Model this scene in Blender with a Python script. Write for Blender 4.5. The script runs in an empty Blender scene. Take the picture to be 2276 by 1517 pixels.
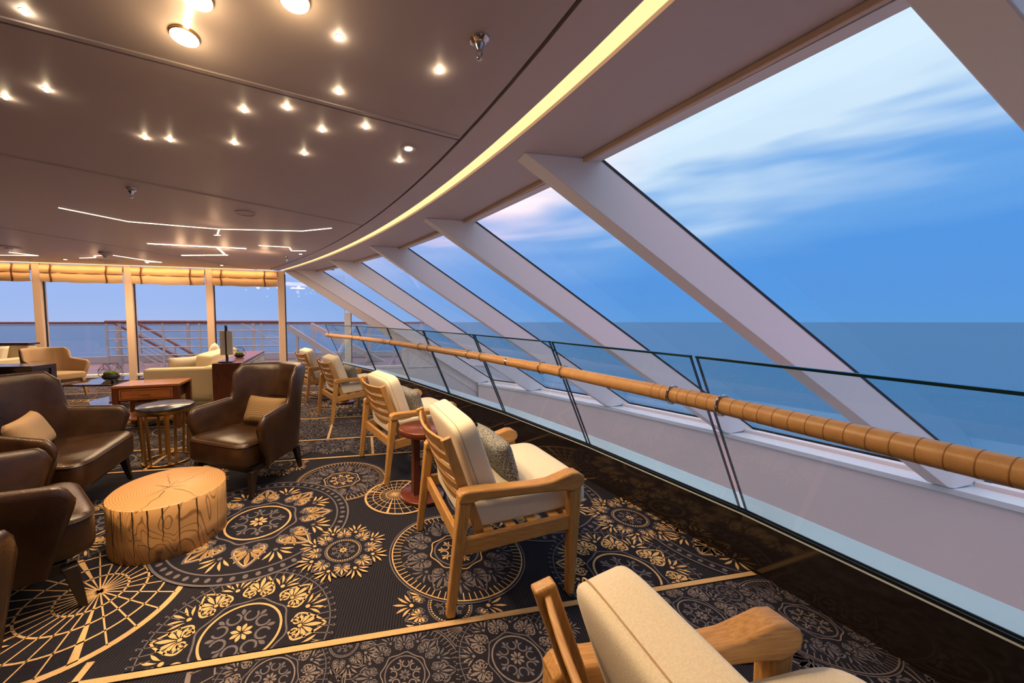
import bpy, bmesh, math, random
import numpy as np
from mathutils import Vector, Matrix
random.seed(7)
S = bpy.context.scene
COL = S.collection
PI = math.pi

# ---------------------------------------------------------------- camera
F, CX, CY, HZ, CH = 790.0, 960.0, 766.0, 715.0, 1.30      # pixels of the 2276x1517 frame; camera height in metres
PITCH = math.atan((CY - HZ) / F)
cam = bpy.data.cameras.new('camera')
cam.sensor_width = 36.0
cam.lens = 36.0 * F / 2276.0
cam.shift_x = (1138.0 - CX) / 2276.0
cam.shift_y = (CY - 758.5) / 2276.0
cam.clip_start = 0.02
cam.clip_end = 60000
camo = bpy.data.objects.new('camera', cam)
COL.objects.link(camo)
camo.location = (0, 0, CH)
camo.rotation_euler = (PI / 2 - PITCH, 0, 0)
S.camera = camo

def ray(x, y):
    u = (x - CX) / F; v = -(y - CY) / F
    return Vector((u, math.cos(PITCH) + v * math.sin(PITCH), -math.sin(PITCH) + v * math.cos(PITCH)))
def at(x, y, z=0.0):
    """point of the horizontal plane z that shows at pixel x, y"""
    d = ray(x, y)
    return Vector((0, 0, CH)) + d * ((z - CH) / d.z)

# ---------------------------------------------------------------- world, exposure
S.view_settings.view_transform = 'Standard'
S.view_settings.look = 'None'
S.view_settings.gamma = 1.0
S.view_settings.exposure = 0.58
S.view_settings.use_curve_mapping = False
S.cycles.use_denoising = True
S.cycles.use_adaptive_sampling = True
S.cycles.adaptive_threshold = 0.02
S.cycles.max_bounces = 6
S.cycles.diffuse_bounces = 3
S.cycles.glossy_bounces = 3
S.cycles.transparent_max_bounces = 16
S.cycles.sample_clamp_indirect = 4.0

W = bpy.data.worlds.new('sky'); S.world = W
W.use_nodes = True
wn = W.node_tree.nodes; wl = W.node_tree.links
for n in list(wn): wn.remove(n)
def N(tree_nodes, typ, **kw):
    n = tree_nodes.new(typ)
    for k, v in kw.items():
        setattr(n, k, v)
    return n
wo = N(wn, 'ShaderNodeOutputWorld'); wb = N(wn, 'ShaderNodeBackground')
wt = N(wn, 'ShaderNodeTexCoord'); wm = N(wn, 'ShaderNodeMapping'); wm.inputs['Scale'].default_value = (1.3, 1.3, 7.0)
wz = N(wn, 'ShaderNodeTexNoise'); wz.inputs['Scale'].default_value = 1.3; wz.inputs['Detail'].default_value = 3.5; wz.inputs['Roughness'].default_value = 0.5
wz.inputs['Distortion'].default_value = 0.4
ws = N(wn, 'ShaderNodeSeparateXYZ')
wa = N(wn, 'ShaderNodeMath', operation='MULTIPLY_ADD'); wa.inputs[1].default_value = 0.55; wa.inputs[2].default_value = -0.275
wfade = N(wn, 'ShaderNodeMapRange'); wfade.inputs['From Min'].default_value = 0.0; wfade.inputs['From Max'].default_value = 0.3
wmul = N(wn, 'ShaderNodeMath', operation='MULTIPLY')
wadd = N(wn, 'ShaderNodeMath', operation='ADD')
wr = N(wn, 'ShaderNodeValToRGB')
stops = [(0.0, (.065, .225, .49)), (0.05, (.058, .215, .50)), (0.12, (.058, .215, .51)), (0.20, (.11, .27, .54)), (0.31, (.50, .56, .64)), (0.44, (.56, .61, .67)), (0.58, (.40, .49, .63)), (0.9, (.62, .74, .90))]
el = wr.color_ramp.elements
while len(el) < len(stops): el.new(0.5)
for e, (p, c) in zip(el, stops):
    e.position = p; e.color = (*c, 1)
wl.new(wt.outputs['Generated'], wm.inputs['Vector']); wl.new(wm.outputs[0], wz.inputs['Vector'])
wl.new(wt.outputs['Generated'], ws.inputs[0]); wl.new(wz.outputs['Fac'], wa.inputs[0])
wl.new(ws.outputs['Z'], wfade.inputs['Value']); wl.new(wfade.outputs[0], wmul.inputs[0]); wl.new(wa.outputs[0], wmul.inputs[1])
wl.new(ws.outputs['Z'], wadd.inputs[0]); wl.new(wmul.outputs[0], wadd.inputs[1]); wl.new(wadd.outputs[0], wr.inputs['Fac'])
# the western sky (ahead and to port) is a little more violet than the sky to starboard
wx = N(wn, 'ShaderNodeMapRange'); wx.inputs['From Min'].default_value = -0.6; wx.inputs['From Max'].default_value = 0.5
wmix = N(wn, 'ShaderNodeMix', data_type='RGBA'); wmix.inputs['A'].default_value = (4.3, 1.60, 1.18, 1); wmix.inputs['B'].default_value = (1.0, 1.0, 1.0, 1)
wmm = N(wn, 'ShaderNodeMix', data_type='RGBA', blend_type='MULTIPLY'); wmm.inputs['Factor'].default_value = 1.0
wl.new(ws.outputs['X'], wx.inputs['Value']); wl.new(wx.outputs[0], wmix.inputs['Factor'])
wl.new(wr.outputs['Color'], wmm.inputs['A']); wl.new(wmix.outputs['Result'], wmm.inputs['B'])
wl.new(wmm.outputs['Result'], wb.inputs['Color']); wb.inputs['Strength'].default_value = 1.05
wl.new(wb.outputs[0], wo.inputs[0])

WARM = (1.0, 0.70, 0.41)

# ---------------------------------------------------------------- materials
def new_mat(name):
    m = bpy.data.materials.new(name); m.use_nodes = True
    return m, m.node_tree.nodes, m.node_tree.links, m.node_tree.nodes['Principled BSDF']
def mat(name, col, rough=.5, metal=0., col2=None, scale=20., stretch=(1, 1, 1), detail=4., bump=0., bscale=60., coat=0., spec=.5, ramp=(.35, .65), emit=None, es=0., wave=None, sheen=0.):
    m, nd, ln, b = new_mat(name)
    b.inputs['Base Color'].default_value = (*col, 1); b.inputs['Roughness'].default_value = rough
    b.inputs['Metallic'].default_value = metal; b.inputs['Specular IOR Level'].default_value = spec
    b.inputs['Coat Weight'].default_value = coat; b.inputs['Coat Roughness'].default_value = .08
    b.inputs['Sheen Weight'].default_value = sheen
    tc = N(nd, 'ShaderNodeTexCoord')
    if col2:
        mp = N(nd, 'ShaderNodeMapping'); mp.inputs['Scale'].default_value = stretch
        ln.new(tc.outputs['Object'], mp.inputs[0])
        if wave:
            t = N(nd, 'ShaderNodeTexWave', wave_type=wave[0]); t.inputs['Scale'].default_value = scale
            t.inputs['Distortion'].default_value = wave[1]; t.inputs['Detail'].default_value = detail; t.inputs['Detail Scale'].default_value = wave[2]
            if wave[0] == 'RINGS': t.rings_direction = 'Z'
        else:
            t = N(nd, 'ShaderNodeTexNoise'); t.inputs['Scale'].default_value = scale; t.inputs['Detail'].default_value = detail
        ln.new(mp.outputs[0], t.inputs['Vector'])
        r = N(nd, 'ShaderNodeValToRGB'); r.color_ramp.elements[0].position = ramp[0]; r.color_ramp.elements[1].position = ramp[1]
        r.color_ramp.elements[0].color = (*col, 1); r.color_ramp.elements[1].color = (*col2, 1)
        ln.new(t.outputs['Fac'], r.inputs[0]); ln.new(r.outputs[0], b.inputs['Base Color'])
    if bump:
        t2 = N(nd, 'ShaderNodeTexNoise'); t2.inputs['Scale'].default_value = bscale; t2.inputs['Detail'].default_value = 3
        ln.new(tc.outputs['Object'], t2.inputs['Vector'])
        bp = N(nd, 'ShaderNodeBump'); bp.inputs['Strength'].default_value = bump; bp.inputs['Distance'].default_value = .01
        ln.new(t2.outputs['Fac'], bp.inputs['Height']); ln.new(bp.outputs[0], b.inputs['Normal'])
    if emit:
        b.inputs['Emission Color'].default_value = (*emit, 1); b.inputs['Emission Strength'].default_value = es
    return m
def glass(name, tint, ior=1.5, refl=(1, 1, 1)):
    m, nd, ln, b = new_mat(name); nd.remove(b)
    o = nd['Material Output']; fr = N(nd, 'ShaderNodeFresnel'); fr.inputs['IOR'].default_value = ior
    t = N(nd, 'ShaderNodeBsdfTransparent'); t.inputs[0].default_value = (*tint, 1)
    g = N(nd, 'ShaderNodeBsdfGlossy'); g.inputs['Roughness'].default_value = 0.0; g.inputs[0].default_value = (*refl, 1)
    mx = N(nd, 'ShaderNodeMixShader')
    ge = N(nd, 'ShaderNodeNewGeometry'); iv = N(nd, 'ShaderNodeMath', operation='SUBTRACT'); iv.inputs[0].default_value = 1.0
    mu = N(nd, 'ShaderNodeMath', operation='MULTIPLY')          # one reflection per pane: off the face the light enters by
    ln.new(ge.outputs['Backfacing'], iv.inputs[1]); ln.new(fr.outputs[0], mu.inputs[0]); ln.new(iv.outputs[0], mu.inputs[1])
    ln.new(mu.outputs[0], mx.inputs[0]); ln.new(t.outputs[0], mx.inputs[1]); ln.new(g.outputs[0], mx.inputs[2]); ln.new(mx.outputs[0], o.inputs[0])
    return m
def light_mat(name, col, s):
    m, nd, ln, b = new_mat(name); nd.remove(b)
    e = N(nd, 'ShaderNodeEmission'); e.inputs[0].default_value = (*col, 1); e.inputs[1].default_value = s
    ln.new(e.outputs[0], nd['Material Output'].inputs[0])
    return m

OAK1, OAK2 = (.50, .27, .085), (.36, .175, .05)
M = {
 'oak_x': mat('oak_x', OAK1, .42, col2=OAK2, scale=22, stretch=(.6, 9, 9), detail=5, bump=.05),
 'oak_y': mat('oak_y', OAK1, .42, col2=OAK2, scale=22, stretch=(9, .6, 9), detail=5, bump=.05),
 'oak_z': mat('oak_z', OAK1, .42, col2=OAK2, scale=22, stretch=(9, 9, .6), detail=5, bump=.05),
 'cream': mat('cream_fabric', (.74, .66, .52), .92, col2=(.66, .58, .45), scale=300, bump=.15, bscale=500, sheen=.2),
 'sofa': mat('ivory_fabric', (.70, .58, .38), .9, col2=(.64, .52, .33), scale=250, bump=.12, bscale=400),
 'tan': mat('tan_fabric', (.50, .34, .19), .9, col2=(.44, .29, .16), scale=250, bump=.15, bscale=400),
 'leather': mat('brown_leather', (.020, .009, .0045), .32, col2=(.036, .016, .007), scale=9, bump=.12, bscale=140, spec=.4),
 'darkleg': mat('dark_stained_wood', (.012, .007, .005), .4),
 'speckle': mat('speckled_weave', (.05, .055, .06), .9, col2=(.36, .35, .32), scale=160, ramp=(.42, .58), bump=.3, bscale=200),
 'rib': mat('ribbed_weave', (.22, .135, .06), .9, col2=(.14, .085, .038), scale=55, wave=('BANDS', .5, 1.), bump=.1, bscale=300),
 'taupe': mat('taupe_weave', (.30, .20, .115), .9, col2=(.25, .165, .095), scale=250, bump=.15, bscale=400),
 'log': mat('pale_log_wood', (.30, .145, .045), .55, col2=(.54, .29, .105), scale=7, stretch=(1, 1, .32), wave=('RINGS', 7., 1.1), detail=2, ramp=(.0, .22), bump=.08),
 'logtop': mat('pale_log_end', (.26, .13, .045), .5, col2=(.42, .225, .085), scale=24, wave=('RINGS', 1.2, 2.), detail=2, ramp=(.0, .4)),
 'crack': mat('dark_crack', (.05, .022, .008), .8),
 'redwood': mat('red_brown_wood', (.15, .032, .018), .28, col2=(.085, .018, .011), scale=12, stretch=(1, 14, 14), detail=5, coat=.3),
 'redwood_z': mat('red_brown_wood_upright', (.13, .034, .018), .35, col2=(.075, .018, .010), scale=12, stretch=(14, 14, .7), detail=5),
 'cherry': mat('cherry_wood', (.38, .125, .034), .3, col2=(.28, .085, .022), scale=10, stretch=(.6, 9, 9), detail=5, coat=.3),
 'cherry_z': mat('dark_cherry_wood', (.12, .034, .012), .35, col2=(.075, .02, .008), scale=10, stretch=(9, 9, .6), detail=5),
 'ebony': mat('ebony_wood', (.016, .008, .008), .25, col2=(.024, .012, .011), scale=10, stretch=(.6, 9, 9), coat=.3),
 'marble': mat('dark_blue_marble', (.03, .034, .055), .22, col2=(.012, .013, .02), scale=14, detail=8),
 'brass': mat('brushed_brass', (.55, .33, .10), .32, metal=1.),
 'black': mat('black_metal', (.006, .006, .007), .35),
 'chrome': mat('chrome', (.6, .6, .62), .12, metal=1.),
 'white': mat('white_paint', (.72, .70, .70), .42, bump=.01, bscale=30),
 'rafter': mat('white_rafter_paint', (.78, .755, .78), .38),
 'ceil': mat('ceiling_panel_lacquer', (.46, .405, .425), .46, spec=.45, bump=.004, bscale=8),
 'soffit': mat('soffit_paint', (.52, .455, .47), .45),
 'trimwarm': mat('beige_trim', (.62, .45, .33), .45),
 'groove': mat('dark_groove', (.01, .008, .008), .8),
 'spandrel': mat('grey_spandrel', (.68, .67, .70), .5),
 'kerb': mat('dark_polished_kerb', (.014, .009, .008), .09, spec=.6, coat=.6),
 'ledge': mat('pale_ledge', (.64, .73, .80), .22),
 'blind': mat('linen_blind', (.70, .46, .25), .9, col2=(.64, .41, .22), scale=120, bump=.1, bscale=200),
 'strap': mat('brown_strap', (.10, .03, .012), .7),
 'teak': mat('weathered_teak', (.22, .12, .12), .5, col2=(.12, .06, .06), scale=8, stretch=(.5, 6, 6)),
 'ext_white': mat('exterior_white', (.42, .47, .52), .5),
 'deck': mat('deck_planking', (.10, .12, .15), .4, col2=(.075, .09, .115), scale=5),
 'shade': mat('lamp_shade_linen', (.78, .70, .58), .8),
 'moss': mat('moss', (.16, .24, .03), .9, col2=(.05, .09, .015), scale=60, bump=.6, bscale=90),
 'soil': mat('dark_pebbles', (.02, .016, .013), .7),
 'rail': mat('stitched_tan_leather', (.60, .33, .13), .38, col2=(.53, .28, .105), scale=30, bump=.06, bscale=200),
 'stitch': mat('tan_seam', (.30, .13, .035), .6),
 'wallwarm': mat('warm_wall', (.45, .36, .28), .7),
 'navy': mat('carpet_navy', (.009, .009, .017), .95, col2=(.030, .027, .036), scale=26, stretch=(.982, .19, 0), wave=('BANDS', .6, 3.), ramp=(.62, .95), bump=.25, bscale=300, spec=.15),
 'cbg': mat('carpet_dark', (.010, .010, .018), .95, col2=(.015, .014, .022), scale=90, bump=.25, bscale=300, spec=.15),
 'ccream': mat('carpet_cream', (.56, .37, .185), .95, col2=(.48, .31, .15), scale=220, bump=.3, bscale=300, spec=.15),
 'cmauve': mat('carpet_mauve', (.135, .12, .14), .95, col2=(.105, .094, .11), scale=220, bump=.3, bscale=300, spec=.15),
 'cgrey': mat('carpet_grey', (.20, .165, .16), .95, col2=(.16, .13, .13), scale=220, bump=.3, bscale=300, spec=.15),
 'pane': glass('clear_pane', (.96, .975, .99)),
 'tinted': glass('blue_tinted_pane', (.90, .97, 1.0)),
 'bal': glass('pale_green_glass', (.86, .945, .955), 1.45),
 'baledge': mat('glass_edge', (.008, .05, .06), .15),
 'gasket': mat('black_gasket', (.006, .007, .01), .6),
 'tableglass': glass('smoked_table_glass', (.55, .58, .60), 1.7),
 'lens': light_mat('star_lens', (1., .80, .50), 60.),
 'disc': light_mat('disc_diffuser', (1., .80, .40), 14.),
 'ledbar': light_mat('bright_led_bar', (1., .72, .45), 14.),
 'ledline': light_mat('fine_led_line', (1., .74, .50), 3.2),
 'slot': light_mat('cove_strip', (1., .60, .27), 1.1),
 'slotdim': light_mat('blind_slot_strip', (1., .62, .28), 1.2),
 'downlens': light_mat('downlight_lens', (1., .80, .58), 8.),
}
def sea_mat():
    m, nd, ln, b = new_mat('sea_water')
    b.inputs['Base Color'].default_value = (.010, .135, .30, 1); b.inputs['Roughness'].default_value = .5; b.inputs['Specular IOR Level'].default_value = .12
    t = N(nd, 'ShaderNodeTexNoise'); tc = N(nd, 'ShaderNodeTexCoord'); mp = N(nd, 'ShaderNodeMapping'); mp.inputs['Scale'].default_value = (.02, .06, 1)
    t.inputs['Scale'].default_value = 1.; t.inputs['Detail'].default_value = 6
    ln.new(tc.outputs['Object'], mp.inputs[0]); ln.new(mp.outputs[0], t.inputs['Vector'])
    bp = N(nd, 'ShaderNodeBump'); bp.inputs['Strength'].default_value = .5; bp.inputs['Distance'].default_value = 2.
    ln.new(t.outputs['Fac'], bp.inputs['Height']); ln.new(bp.outputs[0], b.inputs['Normal'])
    return m
M['sea'] = sea_mat()
def sea_diffuse(m):
    nd = m.node_tree.nodes; ln = m.node_tree.links; b = nd['Principled BSDF']; bp = [n for n in nd if n.type == 'BUMP'][0]
    d = N(nd, 'ShaderNodeBsdfDiffuse'); d.inputs[0].default_value = (.002, .12, .265, 1)
    g = N(nd, 'ShaderNodeBsdfGlossy'); g.inputs['Roughness'].default_value = .3; g.inputs[0].default_value = (.55, .82, 1, 1)
    mx = N(nd, 'ShaderNodeMixShader'); mx.inputs[0].default_value = .24
    ln.new(bp.outputs[0], g.inputs['Normal']); ln.new(d.outputs[0], mx.inputs[1]); ln.new(g.outputs[0], mx.inputs[2]); ln.new(mx.outputs[0], nd['Material Output'].inputs[0]); nd.remove(b)
sea_diffuse(M['sea'])
def log_side():
    m, nd, ln, b = new_mat('pale_log_bark_free_side'); b.inputs['Roughness'].default_value = .55
    tc = N(nd, 'ShaderNodeTexCoord'); mp = N(nd, 'ShaderNodeMapping'); mp.inputs['Scale'].default_value = (1, 1, .38); ln.new(tc.outputs['Object'], mp.inputs[0])
    t = N(nd, 'ShaderNodeTexNoise'); t.inputs['Scale'].default_value = 5.5; t.inputs['Detail'].default_value = 1.5; t.inputs['Distortion'].default_value = .6; ln.new(mp.outputs[0], t.inputs['Vector'])
    mu = N(nd, 'ShaderNodeMath', operation='MULTIPLY'); mu.inputs[1].default_value = 95.; sn = N(nd, 'ShaderNodeMath', operation='SINE'); ln.new(t.outputs['Fac'], mu.inputs[0]); ln.new(mu.outputs[0], sn.inputs[0])
    r = N(nd, 'ShaderNodeValToRGB'); r.color_ramp.elements[0].position = .72; r.color_ramp.elements[0].color = (.55, .31, .12, 1); r.color_ramp.elements[1].position = 1.; r.color_ramp.elements[1].color = (.25, .12, .04, 1)
    ln.new(sn.outputs[0], r.inputs[0]); ln.new(r.outputs[0], b.inputs['Base Color'])
    return m
M['log'] = log_side()

# ---------------------------------------------------------------- mesh helpers
class MB:
    def __init__(s): s.v = []; s.f = []; s.mi = []
    def add(s, vs, fs, mi=0):
        o = len(s.v); s.v += [tuple(q) for q in vs]
        for f in fs: s.f.append([i + o for i in f]); s.mi.append(mi)
        return s
    def box(s, x0, x1, y0, y1, z0, z1, mi=0):
        return s.hexa([(x0, y0, z0), (x1, y0, z0), (x1, y1, z0), (x0, y1, z0)], [(x0, y0, z1), (x1, y0, z1), (x1, y1, z1), (x0, y1, z1)], mi)
    def hexa(s, lo, hi, mi=0):
        n = len(lo)
        return s.add(list(lo) + list(hi), [list(range(n))[::-1], list(range(n, 2 * n))] + [[i, (i + 1) % n, n + (i + 1) % n, n + i] for i in range(n)], mi)
    def prism(s, prof, y0, y1, mi=0):
        """profile in x,z extruded along y"""
        return s.hexa([(x, y0, z) for x, z in prof][::-1], [(x, y1, z) for x, z in prof][::-1], mi)
    def bar(s, a, b, w, h, up=(0, 0, 1), mi=0):
        a = Vector(a); b = Vector(b); d = (b - a).normalized(); up = Vector(up)
        r = d.cross(up)
        if r.length < 1e-4: r = d.cross(Vector((1, 0, 0)))
        r.normalize(); u = r.cross(d).normalized()
        q = lambda p: [p - r * w / 2 - u * h / 2, p + r * w / 2 - u * h / 2, p + r * w / 2 + u * h / 2, p - r * w / 2 + u * h / 2]
        return s.hexa(q(a), q(b), mi)
    def tube(s, path, r, n=10, closed=False, mi=0, caps=True):
        P = [Vector(p) for p in path]; k = len(P); vs = []
        rr = r if isinstance(r, (list, tuple)) else [r] * k
        up0 = None
        for i, p in enumerate(P):
            d = (P[(i + 1) % k] - P[i - 1]) if closed else (P[min(i + 1, k - 1)] - P[max(i - 1, 0)])
            d.normalize()
            if up0 is None: up0 = Vector((0, 0, 1)) if abs(d.z) < .9 else Vector((1, 0, 0))
            a = d.cross(up0); a.normalize(); b = a.cross(d).normalized(); up0 = b
            for j in range(n):
                t = 2 * PI * j / n; vs.append(p + (a * math.cos(t) + b * math.sin(t)) * rr[i])
        fs = []
        for i in range(k if closed else k - 1):
            for j in range(n):
                i2 = (i + 1) % k; fs.append([i * n + j, i * n + (j + 1) % n, i2 * n + (j + 1) % n, i2 * n + j])
        if not closed and caps: fs += [list(range(n))[::-1], [(k - 1) * n + j for j in range(n)]]
        return s.add(vs, fs, mi)
    def lathe(s, prof, n=32, c=(0, 0, 0), mi=0):
        vs = []; fs = []; k = len(prof)
        for r, z in prof:
            for j in range(n):
                t = 2 * PI * j / n; vs.append((c[0] + r * math.cos(t), c[1] + r * math.sin(t), c[2] + z))
        for i in range(k - 1):
            for j in range(n): fs.append([i * n + j, i * n + (j + 1) % n, (i + 1) * n + (j + 1) % n, (i + 1) * n + j])
        fs += [list(range(n))[::-1], [(k - 1) * n + j for j in range(n)]]
        return s.add(vs, fs, mi)
    def grid(s, fn, nu, nv, cu=False, mi=0, flip=False):
        vs = [fn(i / (nu if cu else nu - 1), j / (nv - 1)) for i in range(nu) for j in range(nv)]
        fs = []
        for i in range(nu if cu else nu - 1):
            for j in range(nv - 1):
                q = [i * nv + j, ((i + 1) % nu) * nv + j, ((i + 1) % nu) * nv + j + 1, i * nv + j + 1]
                fs.append(q[::-1] if flip else q)
        return s.add(vs, fs, mi)
    def sup(s, c, a, e1=.35, e2=.35, n=28, k=16, rot=None, mi=0):
        """rounded block: superellipsoid of half sizes a"""
        g = lambda w, e: math.copysign(abs(w) ** e, w)
        R = rot or Matrix.Identity(3); c = Vector(c)
        def fn(u, v):
            t = 2 * PI * u; p = -PI / 2 + PI * v
            q = Vector((a[0] * g(math.cos(p), e1) * g(math.cos(t), e2), a[1] * g(math.cos(p), e1) * g(math.sin(t), e2), a[2] * g(math.sin(p), e1)))
            return c + R @ q
        return s.grid(fn, n, k, cu=True, mi=mi)
    def pillow(s, c, w, h, t, R, n=14, mi=0):
        c = Vector(c)
        def f(sgn):
            def fn(u, v):
                x = 2 * u - 1; y = 2 * v - 1
                k = max(0., (1 - x ** 4) * (1 - y ** 4)) ** .5
                px = x * (1 - .07 * (1 - y * y)); 
                py = y * (1 - .07 * (1 - x * x))
                return c + R @ Vector((sgn * t * k, px * w / 2, py * h / 2))
            return fn
        s.grid(f(1), n, n, mi=mi); s.grid(f(-1), n, n, mi=mi, flip=True)
        return s
    def mesh(s, name, mats, smooth=True, ang=35):
        me = bpy.data.meshes.new(name); me.from_pydata(s.v, [], s.f)
        for m in mats: me.materials.append(m)
        if len(mats) > 1: me.polygons.foreach_set('material_index', s.mi)
        if smooth:
            me.polygons.foreach_set('use_smooth', [True] * len(me.polygons))
            me.set_sharp_from_angle(angle=math.radians(ang))
        me.update()
        return me
    def obj(s, name, m, parent=None, bevel=0, smooth=True, ang=35, seg=2, fix=False):
        mats = [M[q] for q in (m if isinstance(m, (list, tuple)) else [m])]
        me = s.mesh(name, mats, smooth, ang)
        if fix:
            bm = bmesh.new(); bm.from_mesh(me); bmesh.ops.remove_doubles(bm, verts=bm.verts, dist=1e-5)
            bmesh.ops.recalc_face_normals(bm, faces=bm.faces); bm.to_mesh(me); bm.free()
        o = bpy.data.objects.new(name, me); COL.objects.link(o)
        if parent: o.parent = parent
        if bevel:
            b = o.modifiers.new('bevel', 'BEVEL'); b.width = bevel; b.segments = seg; b.limit_method = 'ANGLE'; b.angle_limit = math.radians(40)
        return o
def tag(o, label=None, cat=None, group=None, kind=None):
    if label: o['label'] = label
    if cat: o['category'] = cat
    if group: o['group'] = group
    if kind: o['kind'] = kind
    return o
def thing(name, label, cat, loc=(0, 0, 0), rz=0., group=None, kind=None):
    o = bpy.data.objects.new(name, None); COL.objects.link(o); o.empty_display_size = .1
    o.location = loc; o.rotation_euler = (0, 0, rz)
    return tag(o, label, cat, group, kind)
def facing(fx, fy): return math.atan2(fy, fx)
def lamp(name, typ, loc, e, parent=None, col=WARM, size=.03, spot=None, rot=None, blend=.6):
    l = bpy.data.lights.new(name, typ); l.energy = e; l.color = col
    if typ in ('POINT', 'SPOT'): l.shadow_soft_size = size
    if typ == 'SPOT': l.spot_size = math.radians(spot or 110); l.spot_blend = blend
    if typ == 'AREA': l.size = size
    o = bpy.data.objects.new(name, l); COL.objects.link(o); o.location = loc
    if rot: o.rotation_euler = rot
    if parent: o.parent = parent
    return o
def V2(a): return Vector((math.cos(a), math.sin(a), 0))
def ry(deg): return Matrix.Rotation(math.radians(deg), 3, 'Y')

# ================================================================ SETTING
ZC = 2.60                                    # ceiling
# --- curves in plan
gp = np.array([(.64, 1.526), (.168, 2.637), (-.268, 3.616), (-.983, 4.948), (-2.135, 6.737), (-3.189, 8.047), (-4.15, 8.98)])
gfit = np.polyfit(gp[:, 1], gp[:, 0], 2)
def groove(Y, off=0.):
    X = float(np.polyval(gfit, Y)); d = float(np.polyval(np.polyder(gfit), Y))
    n = Vector((1, -d, 0)).normalized()
    return Vector((X, Y, 0)) + n * off
# rafter tips (near lower corner of each, on the ceiling) and plan angles
RT = [(2.42, -2.45, 7.), (1.98, -.62, 8.), (1.40, 1.13, 9.)] + [(*at(px, py, ZC)[:2], a) for (px, py), a in zip([(1166, 338), (945, 484), (822, 546), (732, 578)], [10.5, 12.5, 14.5, 18.5])] + [(-3.42, 8.98, 17.)]
RUN, DROP = 4.93, 3.08
SL = DROP / RUN
WALLS = .253                                  # slope of the far wall in plan
def wallY(X): return 9.21 + WALLS * (X + 3.977)
wdir = Vector((1, WALLS, 0)).normalized(); wnor = Vector((-wdir.y, wdir.x, 0))
WRZ = math.atan2(WALLS, 1)
KERB = [(2.45, -3.1), (2.32, -1.6), (2.17, -.42), (2.0, .70), (1.695, 1.852), (1.317, 2.87), (.838, 3.93), (.273, 4.96), (-.358, 6.087), (-1.119, 7.257), (-2.154, 8.635), (-2.72, 9.35)]
KZ = .28
def norm_at(L, i):
    a = Vector((*L[max(i - 1, 0)], 0)); b = Vector((*L[min(i + 1, len(L) - 1)], 0)); d = (b - a).normalized()
    return Vector((d.y, -d.x, 0)) * (1 if d.y > 0 else -1)      # outwards (towards +x)
KN = [norm_at(KERB, i) for i in range(len(KERB))]

# --- floor
def poly_slab(name, pts, z0, z1, m, parent=None):
    b = MB(); b.hexa([(p[0], p[1], z0) for p in pts], [(p[0], p[1], z1) for p in pts])
    return b.obj(name, m, parent, smooth=False, fix=True)
fpts = [(p[0], p[1]) for p in KERB] + [(-13, wallY(-13)), (-13, -3.1)]
floor = tag(poly_slab('floor', fpts, -.12, 0, 'navy'), 'dark navy patterned carpet floor of the lounge', None, None, 'structure')
# --- kerb and ledge under the glass balustrade
kb = MB(); lg = MB()
for i in range(len(KERB) - 1):
    a, b = Vector((*KERB[i], 0)), Vector((*KERB[i + 1], 0)); na, nb = KN[i], KN[i + 1]
    q = lambda p, n, o, z: (p + n * o) + Vector((0, 0, z))
    kb.hexa([q(a, na, -.035, 0), q(b, nb, -.035, 0), q(b, nb, .20, -.12), q(a, na, .20, -.12)], [q(a, na, -.035, KZ - .012), q(b, nb, -.035, KZ - .012), q(b, nb, .20, KZ - .012), q(a, na, .20, KZ - .012)])
    lg.hexa([q(a, na, -.04, KZ - .008), q(b, nb, -.04, KZ - .008), q(b, nb, .215, KZ - .008), q(a, na, .215, KZ - .008)], [q(a, na, -.04, KZ), q(b, nb, -.04, KZ), q(b, nb, .215, KZ), q(a, na, .215, KZ)])
kerb = tag(kb.obj('trim_1', 'kerb', smooth=True, fix=True), 'dark polished kerb along the carpet edge under the glass balustrade', None, None, 'structure')
lg.obj('ledge', 'ledge', kerb, fix=True)

# --- ceiling: roof slab, panels, soffit
ys = [-3.1 + 12.1 * i / 40 for i in range(41)]
edge = [groove(y) for y in ys]
Yend = 8.98
ys = [-3.1 + (Yend + 3.1) * i / 40 for i in range(41)]
main = [groove(y, -.012) for y in ys]
tips = [(Vector((x, y, 0)), math.radians(a)) for x, y, a in RT]
head = [t + V2(a) * .50 for t, a in tips]
far_corner = Vector((-3.25, wallY(-3.25), 0))
roof_pts = [(-13, -3.1)] + [(2.9, -3.1)] + [tuple((t + V2(a) * .66)[:2]) for t, a in tips] + [(-2.6, wallY(-2.6)), (-13, wallY(-13))]
ceiling = tag(poly_slab('ceiling', roof_pts, 2.67, 2.78, 'groove'), 'dark lounge ceiling with lacquered panels and dots of light', None, None, 'structure')
panel_poly = [tuple(p[:2]) for p in main] + [(-13, wallY(-13)), (-13, -3.1)]
panel_poly[40] = (main[40].x, wallY(main[40].x))
seams = [(at(0, 48, ZC), at(1012, 309, ZC)), (at(0, 346, ZC), at(800, 501, ZC)), (at(0, 506, ZC), at(576, 600, ZC))]
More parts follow.
